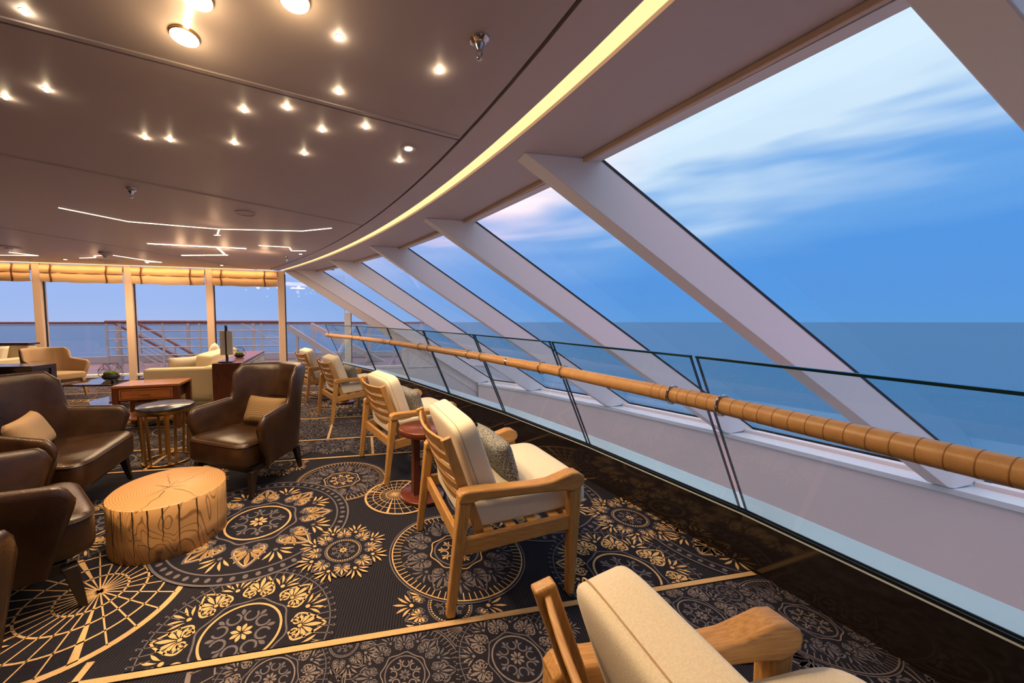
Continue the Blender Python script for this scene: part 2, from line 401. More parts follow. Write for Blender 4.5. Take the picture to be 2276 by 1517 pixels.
def clip_panels(pts, lines, z0, z1, gap):
    """split the ceiling polygon by the seam lines, in order from near to far"""
    for k in range(len(lines) + 1):
        bm = bmesh.new(); bm.faces.new([bm.verts.new((p[0], p[1], z0)) for p in pts])
        for j, (a, b) in enumerate(lines):
            if j not in (k - 1, k): continue
            d = (b - a).normalized(); n = Vector((-d.y, d.x, 0))          # far side
            if j == k - 1: bmesh.ops.bisect_plane(bm, geom=bm.verts[:] + bm.edges[:] + bm.faces[:], plane_co=a + n * gap, plane_no=n, clear_inner=True)
            else: bmesh.ops.bisect_plane(bm, geom=bm.verts[:] + bm.edges[:] + bm.faces[:], plane_co=a - n * gap, plane_no=n, clear_outer=True)
        r = bmesh.ops.extrude_face_region(bm, geom=bm.faces[:])
        bmesh.ops.translate(bm, verts=[g for g in r['geom'] if isinstance(g, bmesh.types.BMVert)], vec=(0, 0, z1 - z0))
        bmesh.ops.recalc_face_normals(bm, faces=bm.faces)
        me = bpy.data.meshes.new('ceiling_panel'); bm.to_mesh(me); bm.free(); me.materials.append(M['ceil'])
        o = bpy.data.objects.new('ceiling_panel', me); COL.objects.link(o); o.parent = ceiling
clip_panels(panel_poly, seams, ZC, ZC + .035, .009)
# beading along each seam
for a, b in seams:
    d = (b - a).normalized(); n = Vector((-d.y, d.x, 0))
    MB().bar(a - d * (0 if a.x < -6 else 3.) + n * -.03 + Vector((0, 0, -.003)), b + n * -.03 + Vector((0, 0, -.003)), .03, .008).obj('seam_bead', 'ceil', ceiling, bevel=.002)
sof = MB()
LI, LO = .25, .37
for i in range(40):
    a0, a1 = groove(ys[i], .012), groove(ys[i + 1], .012); b0, b1 = groove(ys[i], LI), groove(ys[i + 1], LI)
    sof.hexa([(p.x, p.y, ZC) for p in (a0, b0, b1, a1)], [(p.x, p.y, 2.67) for p in (a0, b0, b1, a1)])
sof.obj('inner_soffit', 'soffit', ceiling, fix=True)
so = [groove(y, LO) for y in ys]
so_poly = [tuple(p[:2]) for p in so] + [tuple(far_corner[:2])] + [tuple(p[:2]) for p in head[::-1]] + [(2.8, -3.1)]
poly_slab('outer_soffit', so_poly, ZC, 2.67, 'soffit', ceiling)
st = MB()
for i in range(40):
    b0, b1, c0, c1 = groove(ys[i], LI + .002), groove(ys[i + 1], LI + .002), groove(ys[i], LO - .002), groove(ys[i + 1], LO - .002)
    st.hexa([(p.x, p.y, ZC + .022) for p in (b0, c0, c1, b1)], [(p.x, p.y, ZC + .035) for p in (b0, c0, c1, b1)])
strip = tag(st.obj('ceiling_light_strip', 'slot', smooth=False, fix=True), 'long warm glowing light strip curving along the ceiling beside the slanted windows', 'light strip')
# drop lip at the window head
for i in range(len(tips) - 1):
    (t0, a0), (t1, a1) = tips[i], tips[i + 1]
    p0 = t0 + V2(a0) * .515; p1 = t1 + V2(a1) * .515
    MB().bar(p0 + Vector((0, 0, ZC - .018)), p1 + Vector((0, 0, ZC - .018)), .035, .036).obj('head_lip', 'trimwarm', ceiling, bevel=.004)

# --- rafters and slanted windows
TH = .15
for i, (t, a) in enumerate(tips):
    n = V2(a); s = Vector((-n.y, n.x, 0)); c0, c1 = 0., TH
    prof = [(0, ZC), (RUN, ZC - DROP), (RUN + .10, ZC - DROP - .02), (RUN + .62, ZC - DROP + .03), (.66, ZC)]
    b = MB()
    P = lambda o: [t + n * x + s * o + Vector((0, 0, z)) for x, z in prof]
    b.hexa(P(c0), P(c1))
    r = tag(b.obj('trim_%d' % (i + 2), 'rafter', bevel=.006, fix=True), 'white slanted rafter between the sloping windows', None, None, 'structure')
    g = MB()
    for o in (-.004, TH - .011):
        g.hexa([t + n * x + s * o + Vector((0, 0, z)) for x, z in [(.638, ZC), (RUN + .565, ZC - DROP + .02), (RUN + .60, ZC - DROP + .03), (.675, ZC)]],
               [t + n * x + s * (o + .015) + Vector((0, 0, z)) for x, z in [(.638, ZC), (RUN + .565, ZC - DROP + .02), (RUN + .60, ZC - DROP + .03), (.675, ZC)]])
    g.obj('gasket', 'gasket', r, smooth=False)
GZ = (.655, ZC + .0), (RUN + .585, ZC - DROP + .025)
for i in range(len(tips) - 1):
    (t0, a0), (t1, a1) = tips[i], tips[i + 1]
    n0, n1 = V2(a0), V2(a1); s0 = Vector((-n0.y, n0.x, 0)); s1 = Vector((-n1.y, n1.x, 0))
    w = tag(bpy.data.objects.new('window_%d' % (i + 1), None), 'tall slanted blue-tinted window looking out to sea', None, None, 'structure'); COL.objects.link(w)
    k0 = t0 + s0 * TH; k1 = t1
    c = [k0 + n0 * GZ[0][0] + Vector((0, 0, GZ[0][1])), k1 + n1 * GZ[0][0] + Vector((0, 0, GZ[0][1])), k1 + n1 * GZ[1][0] + Vector((0, 0, GZ[1][1])), k0 + n0 * GZ[1][0] + Vector((0, 0, GZ[1][1]))]
    nn = (c[1] - c[0]).cross(c[3] - c[0]).normalized()
    MB().hexa(c, [p + nn * (.012 if nn.z > 0 else -.012) for p in c]).obj('pane', 'tinted', w, smooth=False, fix=True)
    up = Vector((0, 0, 1))
    MB().bar(c[0] - n0 * .05 + up * .0, c[1] - n1 * .05 + up * .0, .10, .03).obj('head_frame', 'white', w, smooth=False)
    MB().bar(c[3] + up * .012 - n0 * .012, c[2] + up * .012 - n1 * .012, .03, .03).obj('gasket', 'gasket', w, smooth=False)
    # sill and spandrel below
    i0, i1 = k0 + n0 * (RUN + .06), k1 + n1 * (RUN + .06); o0, o1 = k0 + n0 * (RUN + .75), k1 + n1 * (RUN + .75)
    zs = ZC - DROP - .02
    zz = lambda p, z: Vector((p.x, p.y, z))
    i0b = t0 + n0 * (RUN + .06)
    MB().hexa([zz(p, zs - .06) for p in (i0b, o0, o1, i1)], [zz(i0b, zs), zz(o0, zs + .015), zz(o1, zs + .015), zz(i1, zs)]).obj('sill', 'ledge', w, smooth=False, fix=True)
    q0, q1 = k0 + n0 * (RUN + .42), k1 + n1 * (RUN + .42)
    MB().bar(zz(q0, zs + .03), zz(q1, zs + .03), .10, .055).obj('lower_frame', 'white', w, smooth=False)
    j0, j1 = i0b + n0 * .03, i1 + n1 * .03
    MB().hexa([zz(p, -3.3) for p in (j0, o0, o1, j1)], [zz(p, zs - .05) for p in (j0, o0, o1, j1)]).obj('spandrel', 'spandrel', w, smooth=False, fix=True)
# deck below the void
low = MB(); low.hexa([(-3.2, 9.6, -3.4), (-1, -3.2, -3.4), (9, -3.2, -3.4), (6, 13, -3.4)], [(-3.2, 9.6, -3.3), (-1, -3.2, -3.3), (9, -3.2, -3.3), (6, 13, -3.3)])
tag(low.obj('floor_lower', 'wallwarm', smooth=False, fix=True), 'floor of the deck below the glass balustrade', None, None, 'structure')

# --- far wall: posts, sills, panes
wall = tag(bpy.data.objects.new('wall_far', None), 'window wall at the far end of the lounge', None, None, 'structure'); COL.objects.link(wall)
def WP(X, z=0., o=0.): return Vector((X, wallY(X), z)) + wnor * o
posts = [-12.1, -10.45, -8.80, -7.12, -5.48, -3.88, -2.27, -.76]
def roofz(X):
    """underside of the slanted end beam along the far wall"""
    return min(ZC, ZC - (X + 3.78) * .664)
for X in posts:
    top = roofz(X + .05) - .02 if X > -3.7 else ZC
    MB().bar(WP(X, -.6 if X > -3 else 0, .06), WP(X, top, .06), .15, .16, up=wnor).obj('post', 'trimwarm' if X < -3 else 'white', wall, bevel=.004)
MB().bar(WP(-12.9, .035, .06), WP(-.7, .035, .06), .14, .07).obj('bottom_rail', 'white', wall, bevel=.004)
MB().bar(WP(-12.9, 2.53, .10), WP(-3.85, 2.53, .10), .06, .14).obj('head_rail', 'trimwarm', wall)
eb = MB()
zl = lambda X: ZC - (X + 3.78) * .664
prof_e = [(-3.80, ZC), (-3.80, ZC - .001), (1.4, zl(1.4)), (1.4, zl(1.4) + .42), (-3.78 + .42 / .664, ZC)]
eb.hexa([WP(X, z, -.02) for X, z in prof_e], [WP(X, z, .16) for X, z in prof_e])
eb.obj('end_beam', 'rafter', wall, bevel=.006, fix=True)
MB().hexa([WP(-.7, -.02, .0), WP(2.6, -.02, .0), WP(2.6, -.02, .12), WP(-.7, -.02, .12)], [WP(-.7, .55, 0), WP(2.6, -.6, 0), WP(2.6, -.6, .12), WP(-.7, .55, .12)]).obj('end_panel', 'rafter', wall, smooth=False, fix=True)
MB().hexa([WP(-3.0, -3.3, .0), WP(2.6, -3.3, .0), WP(2.6, -3.3, .12), WP(-3.0, -3.3, .12)], [WP(-3.0, 0, 0), WP(2.6, 0, 0), WP(2.6, 0, .12), WP(-3.0, 0, .12)]).obj('apron_panel', 'spandrel', wall, smooth=False, fix=True)
for i in range(len(posts) - 1):
    X0, X1 = posts[i] + .075, posts[i + 1] - .075
    w = tag(bpy.data.objects.new('window_%d' % (i + 8), None), 'upright far window onto the open deck', None, None, 'structure'); COL.objects.link(w)
    z0, z1 = roofz(X0) if X0 > -3.8 else ZC - .07, roofz(X1) if X0 > -3.8 else ZC - .07
    MB().hexa([WP(X0, .07, .05), WP(X1, .07, .05), WP(X1, z1, .05), WP(X0, z0, .05)], [WP(X0, .07, .062), WP(X1, .07, .062), WP(X1, z1, .062), WP(X0, z0, .062)]).obj('pane', 'pane', w, smooth=False, fix=True)
    g = MB(); g.bar(WP(X0 + .008, .07, .056), WP(X0 + .008, z0, .056), .018, .03, up=wnor)
    g.obj('gasket', 'gasket', w, smooth=False)
    f = MB(); f.bar(WP(X1 - .008, .07, .056), WP(X1 - .008, z1, .056), .018, .03, up=wnor); f.obj('jamb', 'white', w, smooth=False)
# --- closing walls out of view
tag(MB().box(-13.1, -13, -3.2, 7.2, 0, 2.7).obj('wall_left', 'wallwarm', smooth=False), 'plain warm wall at the side of the lounge', None, None, 'structure')
tag(MB().box(-13.1, 2.4, -3.3, -3.2, 0, 2.7).obj('wall_near', 'wallwarm', smooth=False), 'plain warm wall behind the camera', None, None, 'structure')

# ================================================================ OUTSIDE
sea = MB(); sea.add([(-30000, -30000, -20), (30000, -30000, -20), (30000, 30000, -20), (-30000, 30000, -20)], [[0, 1, 2, 3]])
tag(sea.obj('sea', 'sea', smooth=False), 'calm blue sea out to the horizon', None, None, 'structure')
dk = MB(); dk.hexa([WP(-20, -.15, .14), WP(2.0, -.15, .14), WP(2.0, -.15, 4.0), WP(-20, -.15, 4.0)], [WP(-20, -.02, .14), WP(2.0, -.02, .14), WP(2.0, -.02, 4.0), WP(-20, -.02, 4.0)])
tag(dk.obj('floor_deck', 'deck', smooth=False, fix=True), 'grey open deck outside the far windows', None, None, 'structure')
# outer bulwark rail with glass infill
t = thing('deck_railing', 'teak-capped outer ship railing with glass infill beyond the far windows', 'railing', WP(-12, 0, 3.8))
o0 = Vector(t.location)
def RP(X, z, o): return WP(X, z, o) - o0
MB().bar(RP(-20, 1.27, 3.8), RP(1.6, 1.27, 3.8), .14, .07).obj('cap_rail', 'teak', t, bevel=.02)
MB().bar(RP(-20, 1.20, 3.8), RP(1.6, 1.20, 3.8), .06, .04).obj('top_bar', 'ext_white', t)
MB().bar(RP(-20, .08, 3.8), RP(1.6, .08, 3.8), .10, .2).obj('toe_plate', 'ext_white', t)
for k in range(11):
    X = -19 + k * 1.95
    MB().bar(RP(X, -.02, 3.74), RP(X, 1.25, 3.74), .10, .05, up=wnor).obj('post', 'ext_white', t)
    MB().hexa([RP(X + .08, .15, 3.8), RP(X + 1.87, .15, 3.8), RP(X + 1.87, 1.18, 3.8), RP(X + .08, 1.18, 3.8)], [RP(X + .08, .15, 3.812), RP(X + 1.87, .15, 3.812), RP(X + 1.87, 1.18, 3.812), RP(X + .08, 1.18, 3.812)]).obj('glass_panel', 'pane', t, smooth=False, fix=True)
# nearer white bar railing round the stairs
A = at(235, 739.6, 1.05) * 1.0; 
pa = Vector((-9.5, 10.35, 0)); pb = Vector((-4.75, 11.45, 0)); pd = (pb - pa); 
t = thing('stair_guard_railing', 'white round-bar guard railing around the outside stairs', 'railing', pa)
q = lambda s, z, o=0.: pd * s + Vector((0, 0, z)) + wnor * o
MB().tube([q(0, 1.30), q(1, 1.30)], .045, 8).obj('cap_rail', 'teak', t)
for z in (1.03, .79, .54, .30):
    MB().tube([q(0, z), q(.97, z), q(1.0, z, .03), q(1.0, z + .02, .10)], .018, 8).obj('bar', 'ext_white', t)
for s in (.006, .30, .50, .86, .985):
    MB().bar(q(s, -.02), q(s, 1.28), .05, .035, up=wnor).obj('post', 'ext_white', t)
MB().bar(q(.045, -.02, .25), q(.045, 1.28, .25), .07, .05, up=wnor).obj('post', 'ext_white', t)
def on(px, py, Y):
    d = ray(px, py); return Vector((0, 0, CH)) + d * (Y / d.y)
for nm, (x0, y0), (x1, y1), Y0, Y1, lab in [('a', (252, 716), (412, 802), 10.75, 10.85, 'near teak handrail sloping down the outside stairs'), ('b', (303, 716), (425, 784), 11.2, 11.3, 'far teak handrail sloping down the outside stairs')]:
    a, b = on(x0, y0, Y0), on(x1, y1, Y1)
    t = thing('stair_handrail', lab, 'handrail', a)
    e = b - a + (b - a) * .4
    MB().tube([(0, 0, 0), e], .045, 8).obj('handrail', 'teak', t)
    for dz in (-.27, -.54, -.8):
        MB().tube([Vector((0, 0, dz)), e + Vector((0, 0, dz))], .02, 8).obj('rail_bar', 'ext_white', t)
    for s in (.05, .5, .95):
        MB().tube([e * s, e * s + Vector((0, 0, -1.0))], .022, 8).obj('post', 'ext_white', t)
# sloping white wind screen frame beyond the end windows
t = thing('wind_screen', 'white sloping steel wind screen frame outside the triangular end window', 'wind screen', WP(-3.5, 0, 1.6))
o0 = Vector(t.location)
def SP(px, py, Y): return on(px, py, Y) - o0
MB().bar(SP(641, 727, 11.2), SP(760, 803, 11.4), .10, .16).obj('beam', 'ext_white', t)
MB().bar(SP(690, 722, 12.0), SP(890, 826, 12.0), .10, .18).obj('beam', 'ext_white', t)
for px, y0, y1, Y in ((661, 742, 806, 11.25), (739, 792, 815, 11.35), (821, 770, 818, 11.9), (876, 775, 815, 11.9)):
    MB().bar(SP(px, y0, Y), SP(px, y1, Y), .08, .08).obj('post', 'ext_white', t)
# small crane stay wires
t = thing('rigging_stay', 'pair of thin white rigging stays outside above the sideboard', 'stay', on(537, 718, 11.6))
o0 = Vector(t.location)
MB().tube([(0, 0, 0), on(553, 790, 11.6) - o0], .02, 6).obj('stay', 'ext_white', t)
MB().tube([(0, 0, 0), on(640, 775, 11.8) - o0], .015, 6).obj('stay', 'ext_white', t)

# ================================================================ BALUSTRADE
LEAN = .425
def BTOP(u): return 1.135 + .0165 * (u - 4)
t = thing('glass_balustrade', 'inward leaning frameless glass balustrade with stitched tan handrail', 'balustrade', (*KERB[4], KZ))
o0 = Vector(t.location)
def interp(u):
    i = min(int(u), len(KERB) - 2); f = u - i
    return Vector((*KERB[i], 0)).lerp(Vector((*KERB[i + 1], 0)), f), KN[i].lerp(KN[i + 1], f).normalized()
def BP(u, h, o=0.):
    """point on the leaning glass: u along the kerb, h 0..1 up the glass, o towards the room"""
    p, n = interp(u); p = p - n * .012 - n * (LEAN * h) + Vector((0, 0, KZ + (BTOP(u) - KZ) * h))
    return p - n * o - o0
for i in range(0, 10):
    a, b = i + .014, i + 1 - .014
    if i == 9: b = 9.995
    g = MB(); T_ = .019
    lo = [BP(a, -.01), BP(b, -.01), BP(b, 1), BP(a, 1)]; hi = [BP(a, -.01, T_), BP(b, -.01, T_), BP(b, 1, T_), BP(a, 1, T_)]
    g.hexa(lo, hi); g.mi = [0, 0, 1, 1, 1, 1]
    g.obj('glass_panel', ['bal', 'baledge'], t, smooth=False, fix=True)
    MB().hexa([BP(a, .990, -.002), BP(b, .990, -.002), BP(b, .990, T_ + .002), BP(a, .990, T_ + .002)], [BP(a, 1.003, -.002), BP(b, 1.003, -.002), BP(b, 1.003, T_ + .002), BP(a, 1.003, T_ + .002)]).obj('top_edge', 'baledge', t, smooth=False, fix=True)
ch = MB()
for i in range(0, 10):
    for o in (-.008, T_ ):
        ch.hexa([BP(i, -.002, o - .0), BP(i + 1, -.002, o), BP(i + 1, -.002, o + .008), BP(i, -.002, o + .008)], [BP(i, .022, o), BP(i + 1, .022, o), BP(i + 1, .022, o + .008), BP(i, .022, o + .008)])
ch.obj('base_channel', 'gasket', t, smooth=False)
HH = .748
path = [BP(u / 8, HH, .085) for u in range(0, 81)]
hr = MB().tube(path, .041, 20).obj('handrail', 'rail', t)
for u in (2.6, 5.5, 8.05):
    p = BP(u, HH, .085); d = (BP(u + .02, HH, .085) - p).normalized()
    MB().tube([p - d * .012, p + d * .012], .0425, 20).obj('joint_sleeve', 'chrome', hr)
u = 2.4
while u < 9.9:
    p = BP(u, HH, .085); d = (BP(u + .02, HH, .085) - p).normalized()
    if u < 4.2 and (u * 1) >= 2.4:
        MB().tube([p - d * .0012, p + d * .0012], .0416, 20).obj('seam_ring', 'stitch', hr)
    u += .045
for i in range(1, 11):
    for du in (-.11, .11):
        u = i + du
        if u > 9.97: continue
        p = BP(u, HH, .085); g = BP(u, HH, .02); d = (BP(u + .02, HH, .085) - p).normalized(); inw = (p - g).normalized(); up = d.cross(inw)
        b = MB(); ring = [p + (inw * math.cos(k * PI / 8) + up * math.sin(k * PI / 8)) * .048 for k in range(16)]
        b.tube(ring, .0045, 6, closed=True)
        b.tube([g, g + inw * .035], .008, 8)
        pl = [g + (d * math.cos(k * PI / 8) + up * math.sin(k * PI / 8)) * .026 + inw * .003 for k in range(16)]
        b.hexa(pl, [q_ + inw * .005 for q_ in pl])
        b.obj('bracket', 'chrome', t)

# ================================================================ BLINDS
def blind(X0, X1, label):
    W_ = (X1 - X0) / wdir.x
    t = thing('roman_blind', label, 'blind', WP(X0, 2.2, -.02), WRZ, 'cream roman blinds along the far windows')
    def fab(side):
        def fn(u, v):
            x = u * W_; z = .38 * v
            bul = .035 * abs(math.sin(PI * min(v * 2, 2 - 1e-6) * 1.0)) ** .8 * (1 - .1 * math.sin(9 * u + 5 * v)) + .006 * math.sin(23 * u + 3)
            edge_ = .012 * math.sin(PI * u) * (1 - v) + .005 * math.sin(17 * u)*(1-v)
            return Vector((x, -bul + (.012 if side else 0), z - edge_))
        return fn
    b = MB(); b.grid(fab(0), 30, 20); b.grid(fab(1), 30, 20, flip=True)
    b.obj('fabric', 'blind', t, ang=80)
    MB().bar((0.0, -.008, .195), (W_, -.008, .195), .012, .014).obj('fold_batten', 'strap', t)
    for f in (.13, .80):
        def sf(u, v, f=f):
            w = 0.016; x = f * W_ + (u - .5) * w * 2 + .010 * math.sin(v * 9)
            z = .395 * v - .015
            return Vector((x, -.048 + .006 * math.cos(4 * PI * v), z))
        b = MB(); b.grid(sf, 3, 14); b.grid(lambda u, v, f=f: sf(u, v, f) + Vector((0, .004, 0)), 3, 14, flip=True)
        b.obj('strap', 'strap', t)
bl = ['roman blind cut off by the picture edge, farthest from the slanted rafters', 'roman blind above the beige armchair, with two brown straps', 'roman blind above the glass coffee table', 'roman blind next to the slanted rafters, above the sideboard']
for k, i in enumerate((1, 2, 3, 4)):
    blind(posts[i] + .085, posts[i + 1] - .085, ['rolled-up cream linen ' + bl[0], 'rolled-up cream linen ' + bl[1], 'rolled-up cream linen ' + bl[2], 'rolled-up cream linen ' + bl[3]][k])

# slot light over the blinds
mid = WP(-8.2, ZC - .012, -.16)
t = thing('ceiling_light_slot', 'slim warm light slot along the ceiling above the far window blinds', 'light strip', mid, WRZ)
MB().box(-4.3, 4.3, -.012, .012, 0, .012).obj('diffuser', 'slotdim', t, smooth=False)
l = lamp('slot_glow', 'AREA', (0, 0, -.01), 15, t, (1., .58, .26), 8.6, rot=(math.radians(28), 0, 0)); l.data.shape = 'RECTANGLE'; l.data.size_y = .03

# ================================================================ CEILING FIXTURES
STARS = [(55, 25), (103, 198), (12, 215), (754, 82), (977, 156), (753, 203), (542, 244), (638, 238), (716, 288), (813, 281), (676, 340), (521, 317), (378, 310), (322, 305), (888, 356)]
def star(p, e=13., col=WARM):
    t = thing('ceiling_star_light', 'tiny bright round star light set in the dark ceiling', 'star light', (p.x, p.y, ZC), 0, 'star lights scattered over the ceiling')
    MB().lathe([(.019, 0), (.018, -.0015), (.012, -.002), (.010, -.001)], 20).obj('bezel', 'soffit', t)
    MB().lathe([(.0105, -.001), (.0105, -.009), (.008, -.013), (.003, -.015)], 16).obj('lens', 'lens', t)
    lamp('spot', 'SPOT', (0, 0, -.03), e, t, col, .03, 125, blend=.8)
    lamp('glow', 'POINT', (0, 0, -.022), .05, t, (1., .7, .38), .012)
for s in STARS: star(at(*s, ZC))
for x, y in ((-3.2, 1.4), (-2.2, .2), (-.9, .2), (-4.6, 2.8), (-.4, -1.2), (-3.6, -.6), (.7, -.2)): star(Vector((x, y, ZC)), *((100., (1., .62, .30)) if x < -1.5 else (12.,)))  # extra stars out of view, added to light the room, strongest on the left
def disc(p, label):
    t = thing('ceiling_disc_light', label, 'disc light', (p.x, p.y, ZC))
    MB().lathe([(.060, 0), (.060, -.008), (.055, -.012)], 32).obj('frame', 'brass', t)
    MB().lathe([(.056, -.006), (.056, -.0135), (.05, -.016)], 32).obj('diffuser', 'disc', t)
    lamp('spot', 'SPOT', (0, 0, -.03), 40, t, WARM, .05, 140, blend=.9)
    lamp('glow', 'POINT', (0, 0, -.09), 1.0, t, (1., .66, .30), .05)
    return t
d0 = at(410, 78, ZC); d1 = at(437, -8, ZC); d2 = at(655, -3, ZC)
t = disc(d0, 'whole glowing round disc light at the end of the ceiling light bar')
disc(d1, 'glowing disc light cut off by the frame edge above the ceiling light bar')
disc(d2, 'lone glowing disc light cut off by the frame edge')
def led(pts, m, w, label, branches=(), e=20.):
    P = [at(*p, ZC) for p in pts]
    t = thing('ceiling_led_line', label, 'led line', P[0])
    for a, b in list(zip(pts[:-1], pts[1:])) + list(branches):
        a = at(*a, ZC) - P[0]; b = at(*b, ZC) - P[0]
        MB().bar(a + Vector((0, 0, -.002)), b + Vector((0, 0, -.002)), w, .006).obj('light_segment', m, t, smooth=False)
    c = sum((at(*p, ZC) for p in pts), Vector()) / len(pts) - P[0]
    lamp('line_glow', 'AREA', (c.x, c.y, -.02), e, t, WARM, .5)
    lamp('line_halo', 'POINT', (c.x, c.y, -.16), e * .03, t, (1., .62, .34), .06)
    return t
led([(412, 70), (424, 4)], 'ledbar', .018, 'short glowing bar joining two disc lights on the ceiling', e=8.)
led([(130, 461), (285, 492), (484, 508.5), (672, 513), (737, 506.5)], 'ledline', .016, 'long thin zigzag light line along the ceiling with a short stub', [((487, 509), (483, 522)), ((476, 522), (490, 522.5))])
t = led([(328, 541), (547, 552)], 'ledbar', .026, 'bright glowing angular light bar with two arms on the ceiling', [((482, 549), (502, 567)), ((404, 567), (506, 566.5))])
lamp('bar_glow', 'AREA', (1.4, .6, -.05), 30, t, WARM, 1.2)
for k in (.25, .6, .95): lamp('bar_halo', 'POINT', (1.7 * k, .75 * k, -.16), 1.6, t, (1., .62, .34), .06)
led([(575, 545), (643, 549), (648, 557), (680, 557)], 'ledline', .022, 'small stepped light line on the ceiling near the curved light strip')
led([(178, 573), (211, 572), (211, 568), (244, 566.5)], 'ledline', .03, 'small stepped light line on the ceiling above the beige armchair')
led([(252, 567), (330, 579), (359, 582.5), (322, 581)], 'ledline', .03, 'thin pointed light line on the ceiling above the glass coffee table')
led([(0, 566.5), (84, 567.5), (20, 560)], 'ledline', .03, 'pointed light line on the ceiling at the picture edge')
def downlight(px, label, r=.062, e=25, z=ZC):
    p = at(*px, ZC)
    t = thing('ceiling_downlight', label, 'downlight', (p.x, p.y, ZC))
    MB().lathe([(r, 0), (r, -.004), (r * .9, -.008), (r * .5, -.004), (r * .45, -.001)], 32).obj('trim_ring', 'ceil', t)
    MB().lathe([(r * .45, -.001), (r * .45, -.005), (r * .3, -.007)], 24).obj('lens', 'downlens', t)
    lamp('spot', 'SPOT', (0, 0, -.02), e, t, WARM, .03, 120, blend=.7)
downlight((908, 330), 'recessed round downlight with white ring beside the curved ceiling edge')
downlight((145, 576), 'small recessed downlight in front of the blind above the beige armchair', e=45)
downlight((327, 583), 'small recessed downlight in front of the blind above the glass coffee table', e=45)
downlight((493, 589), 'small recessed downlight in front of the blind above the sideboard', e=45)
downlight((668, 564), 'small recessed downlight near the far end of the curved light strip', e=30)
def sprinkler(px, label, s=1.):
    p = at(*px, ZC)
    t = thing('ceiling_sprinkler', label, 'sprinkler', (p.x, p.y, ZC))
    MB().lathe([(.047 * s, 0), (.045 * s, -.008), (.030 * s, -.020), (.026 * s, -.022)], 28).obj('escutcheon', 'chrome', t)
    MB().lathe([(.026 * s, -.020), (.024 * s, -.03), (.014 * s, -.045), (.012 * s, -.06)], 20).obj('body', 'chrome', t)
    b = MB(); b.tube([(.010 * s, 0, -.055 * s), (.012 * s, 0, -.07 * s), (.003 * s, 0, -.082 * s)], .003 * s, 6); b.tube([(-.010 * s, 0, -.055 * s), (-.012 * s, 0, -.07 * s), (-.003 * s, 0, -.082 * s)], .003 * s, 6)
    b.obj('yoke', 'chrome', t)
    MB().lathe([(.004, -.080 * s), (.015 * s, -.084 * s), (.014 * s, -.087 * s), (.003, -.088 * s)], 12).obj('deflector', 'chrome', t)
sprinkler((1066, 88), 'large chrome ceiling sprinkler near the curved ceiling edge')
sprinkler((291, 419), 'chrome ceiling sprinkler above the long zigzag light line')
sprinkler((638, 571), 'small far chrome ceiling sprinkler near the end of the light strip')
def speaker(px, label, r=.115):
    p = at(*px, ZC)
    t = thing('ceiling_speaker', label, 'speaker', (p.x, p.y, ZC))
    MB().lathe([(r, 0), (r, -.006), (r * .93, -.011), (r * .88, -.008), (r * .88, 0)], 40).obj('rim', 'soffit', t)
    MB().lathe([(r * .88, -.003), (r * .6, -.006), (.01, -.007)], 40).obj('grille', 'ceil', t)
speaker((545.5, 473), 'round flush ceiling speaker behind the zigzag light line')
speaker((241, 580), 'round ceiling speaker close to the far window blinds', .16)
p = at(234, 561, ZC)
t = thing('ceiling_smoke_detector', 'domed smoke detector on the ceiling above the glass coffee table', 'smoke detector', (p.x, p.y, ZC))
MB().lathe([(.10, 0), (.10, -.03), (.08, -.04), (.04, -.07), (.02, -.085)], 28).obj('body', 'ceil', t)
MB().lathe([(.03, -.075), (.03, -.10), (.01, -.11)], 20).obj('sensor', 'soffit', t)
t = thing('ceiling_vent', 'round ceiling air vent at the picture edge near the far windows', 'vent', at(20, 549, ZC))
MB().lathe([(.16, 0), (.16, -.012), (.13, -.02), (.05, -.02)], 32).obj('ring', 'soffit', t)
MB().lathe([(.05, -.012), (.05, -.03), (.02, -.034)], 24).obj('hub', 'ceil', t)

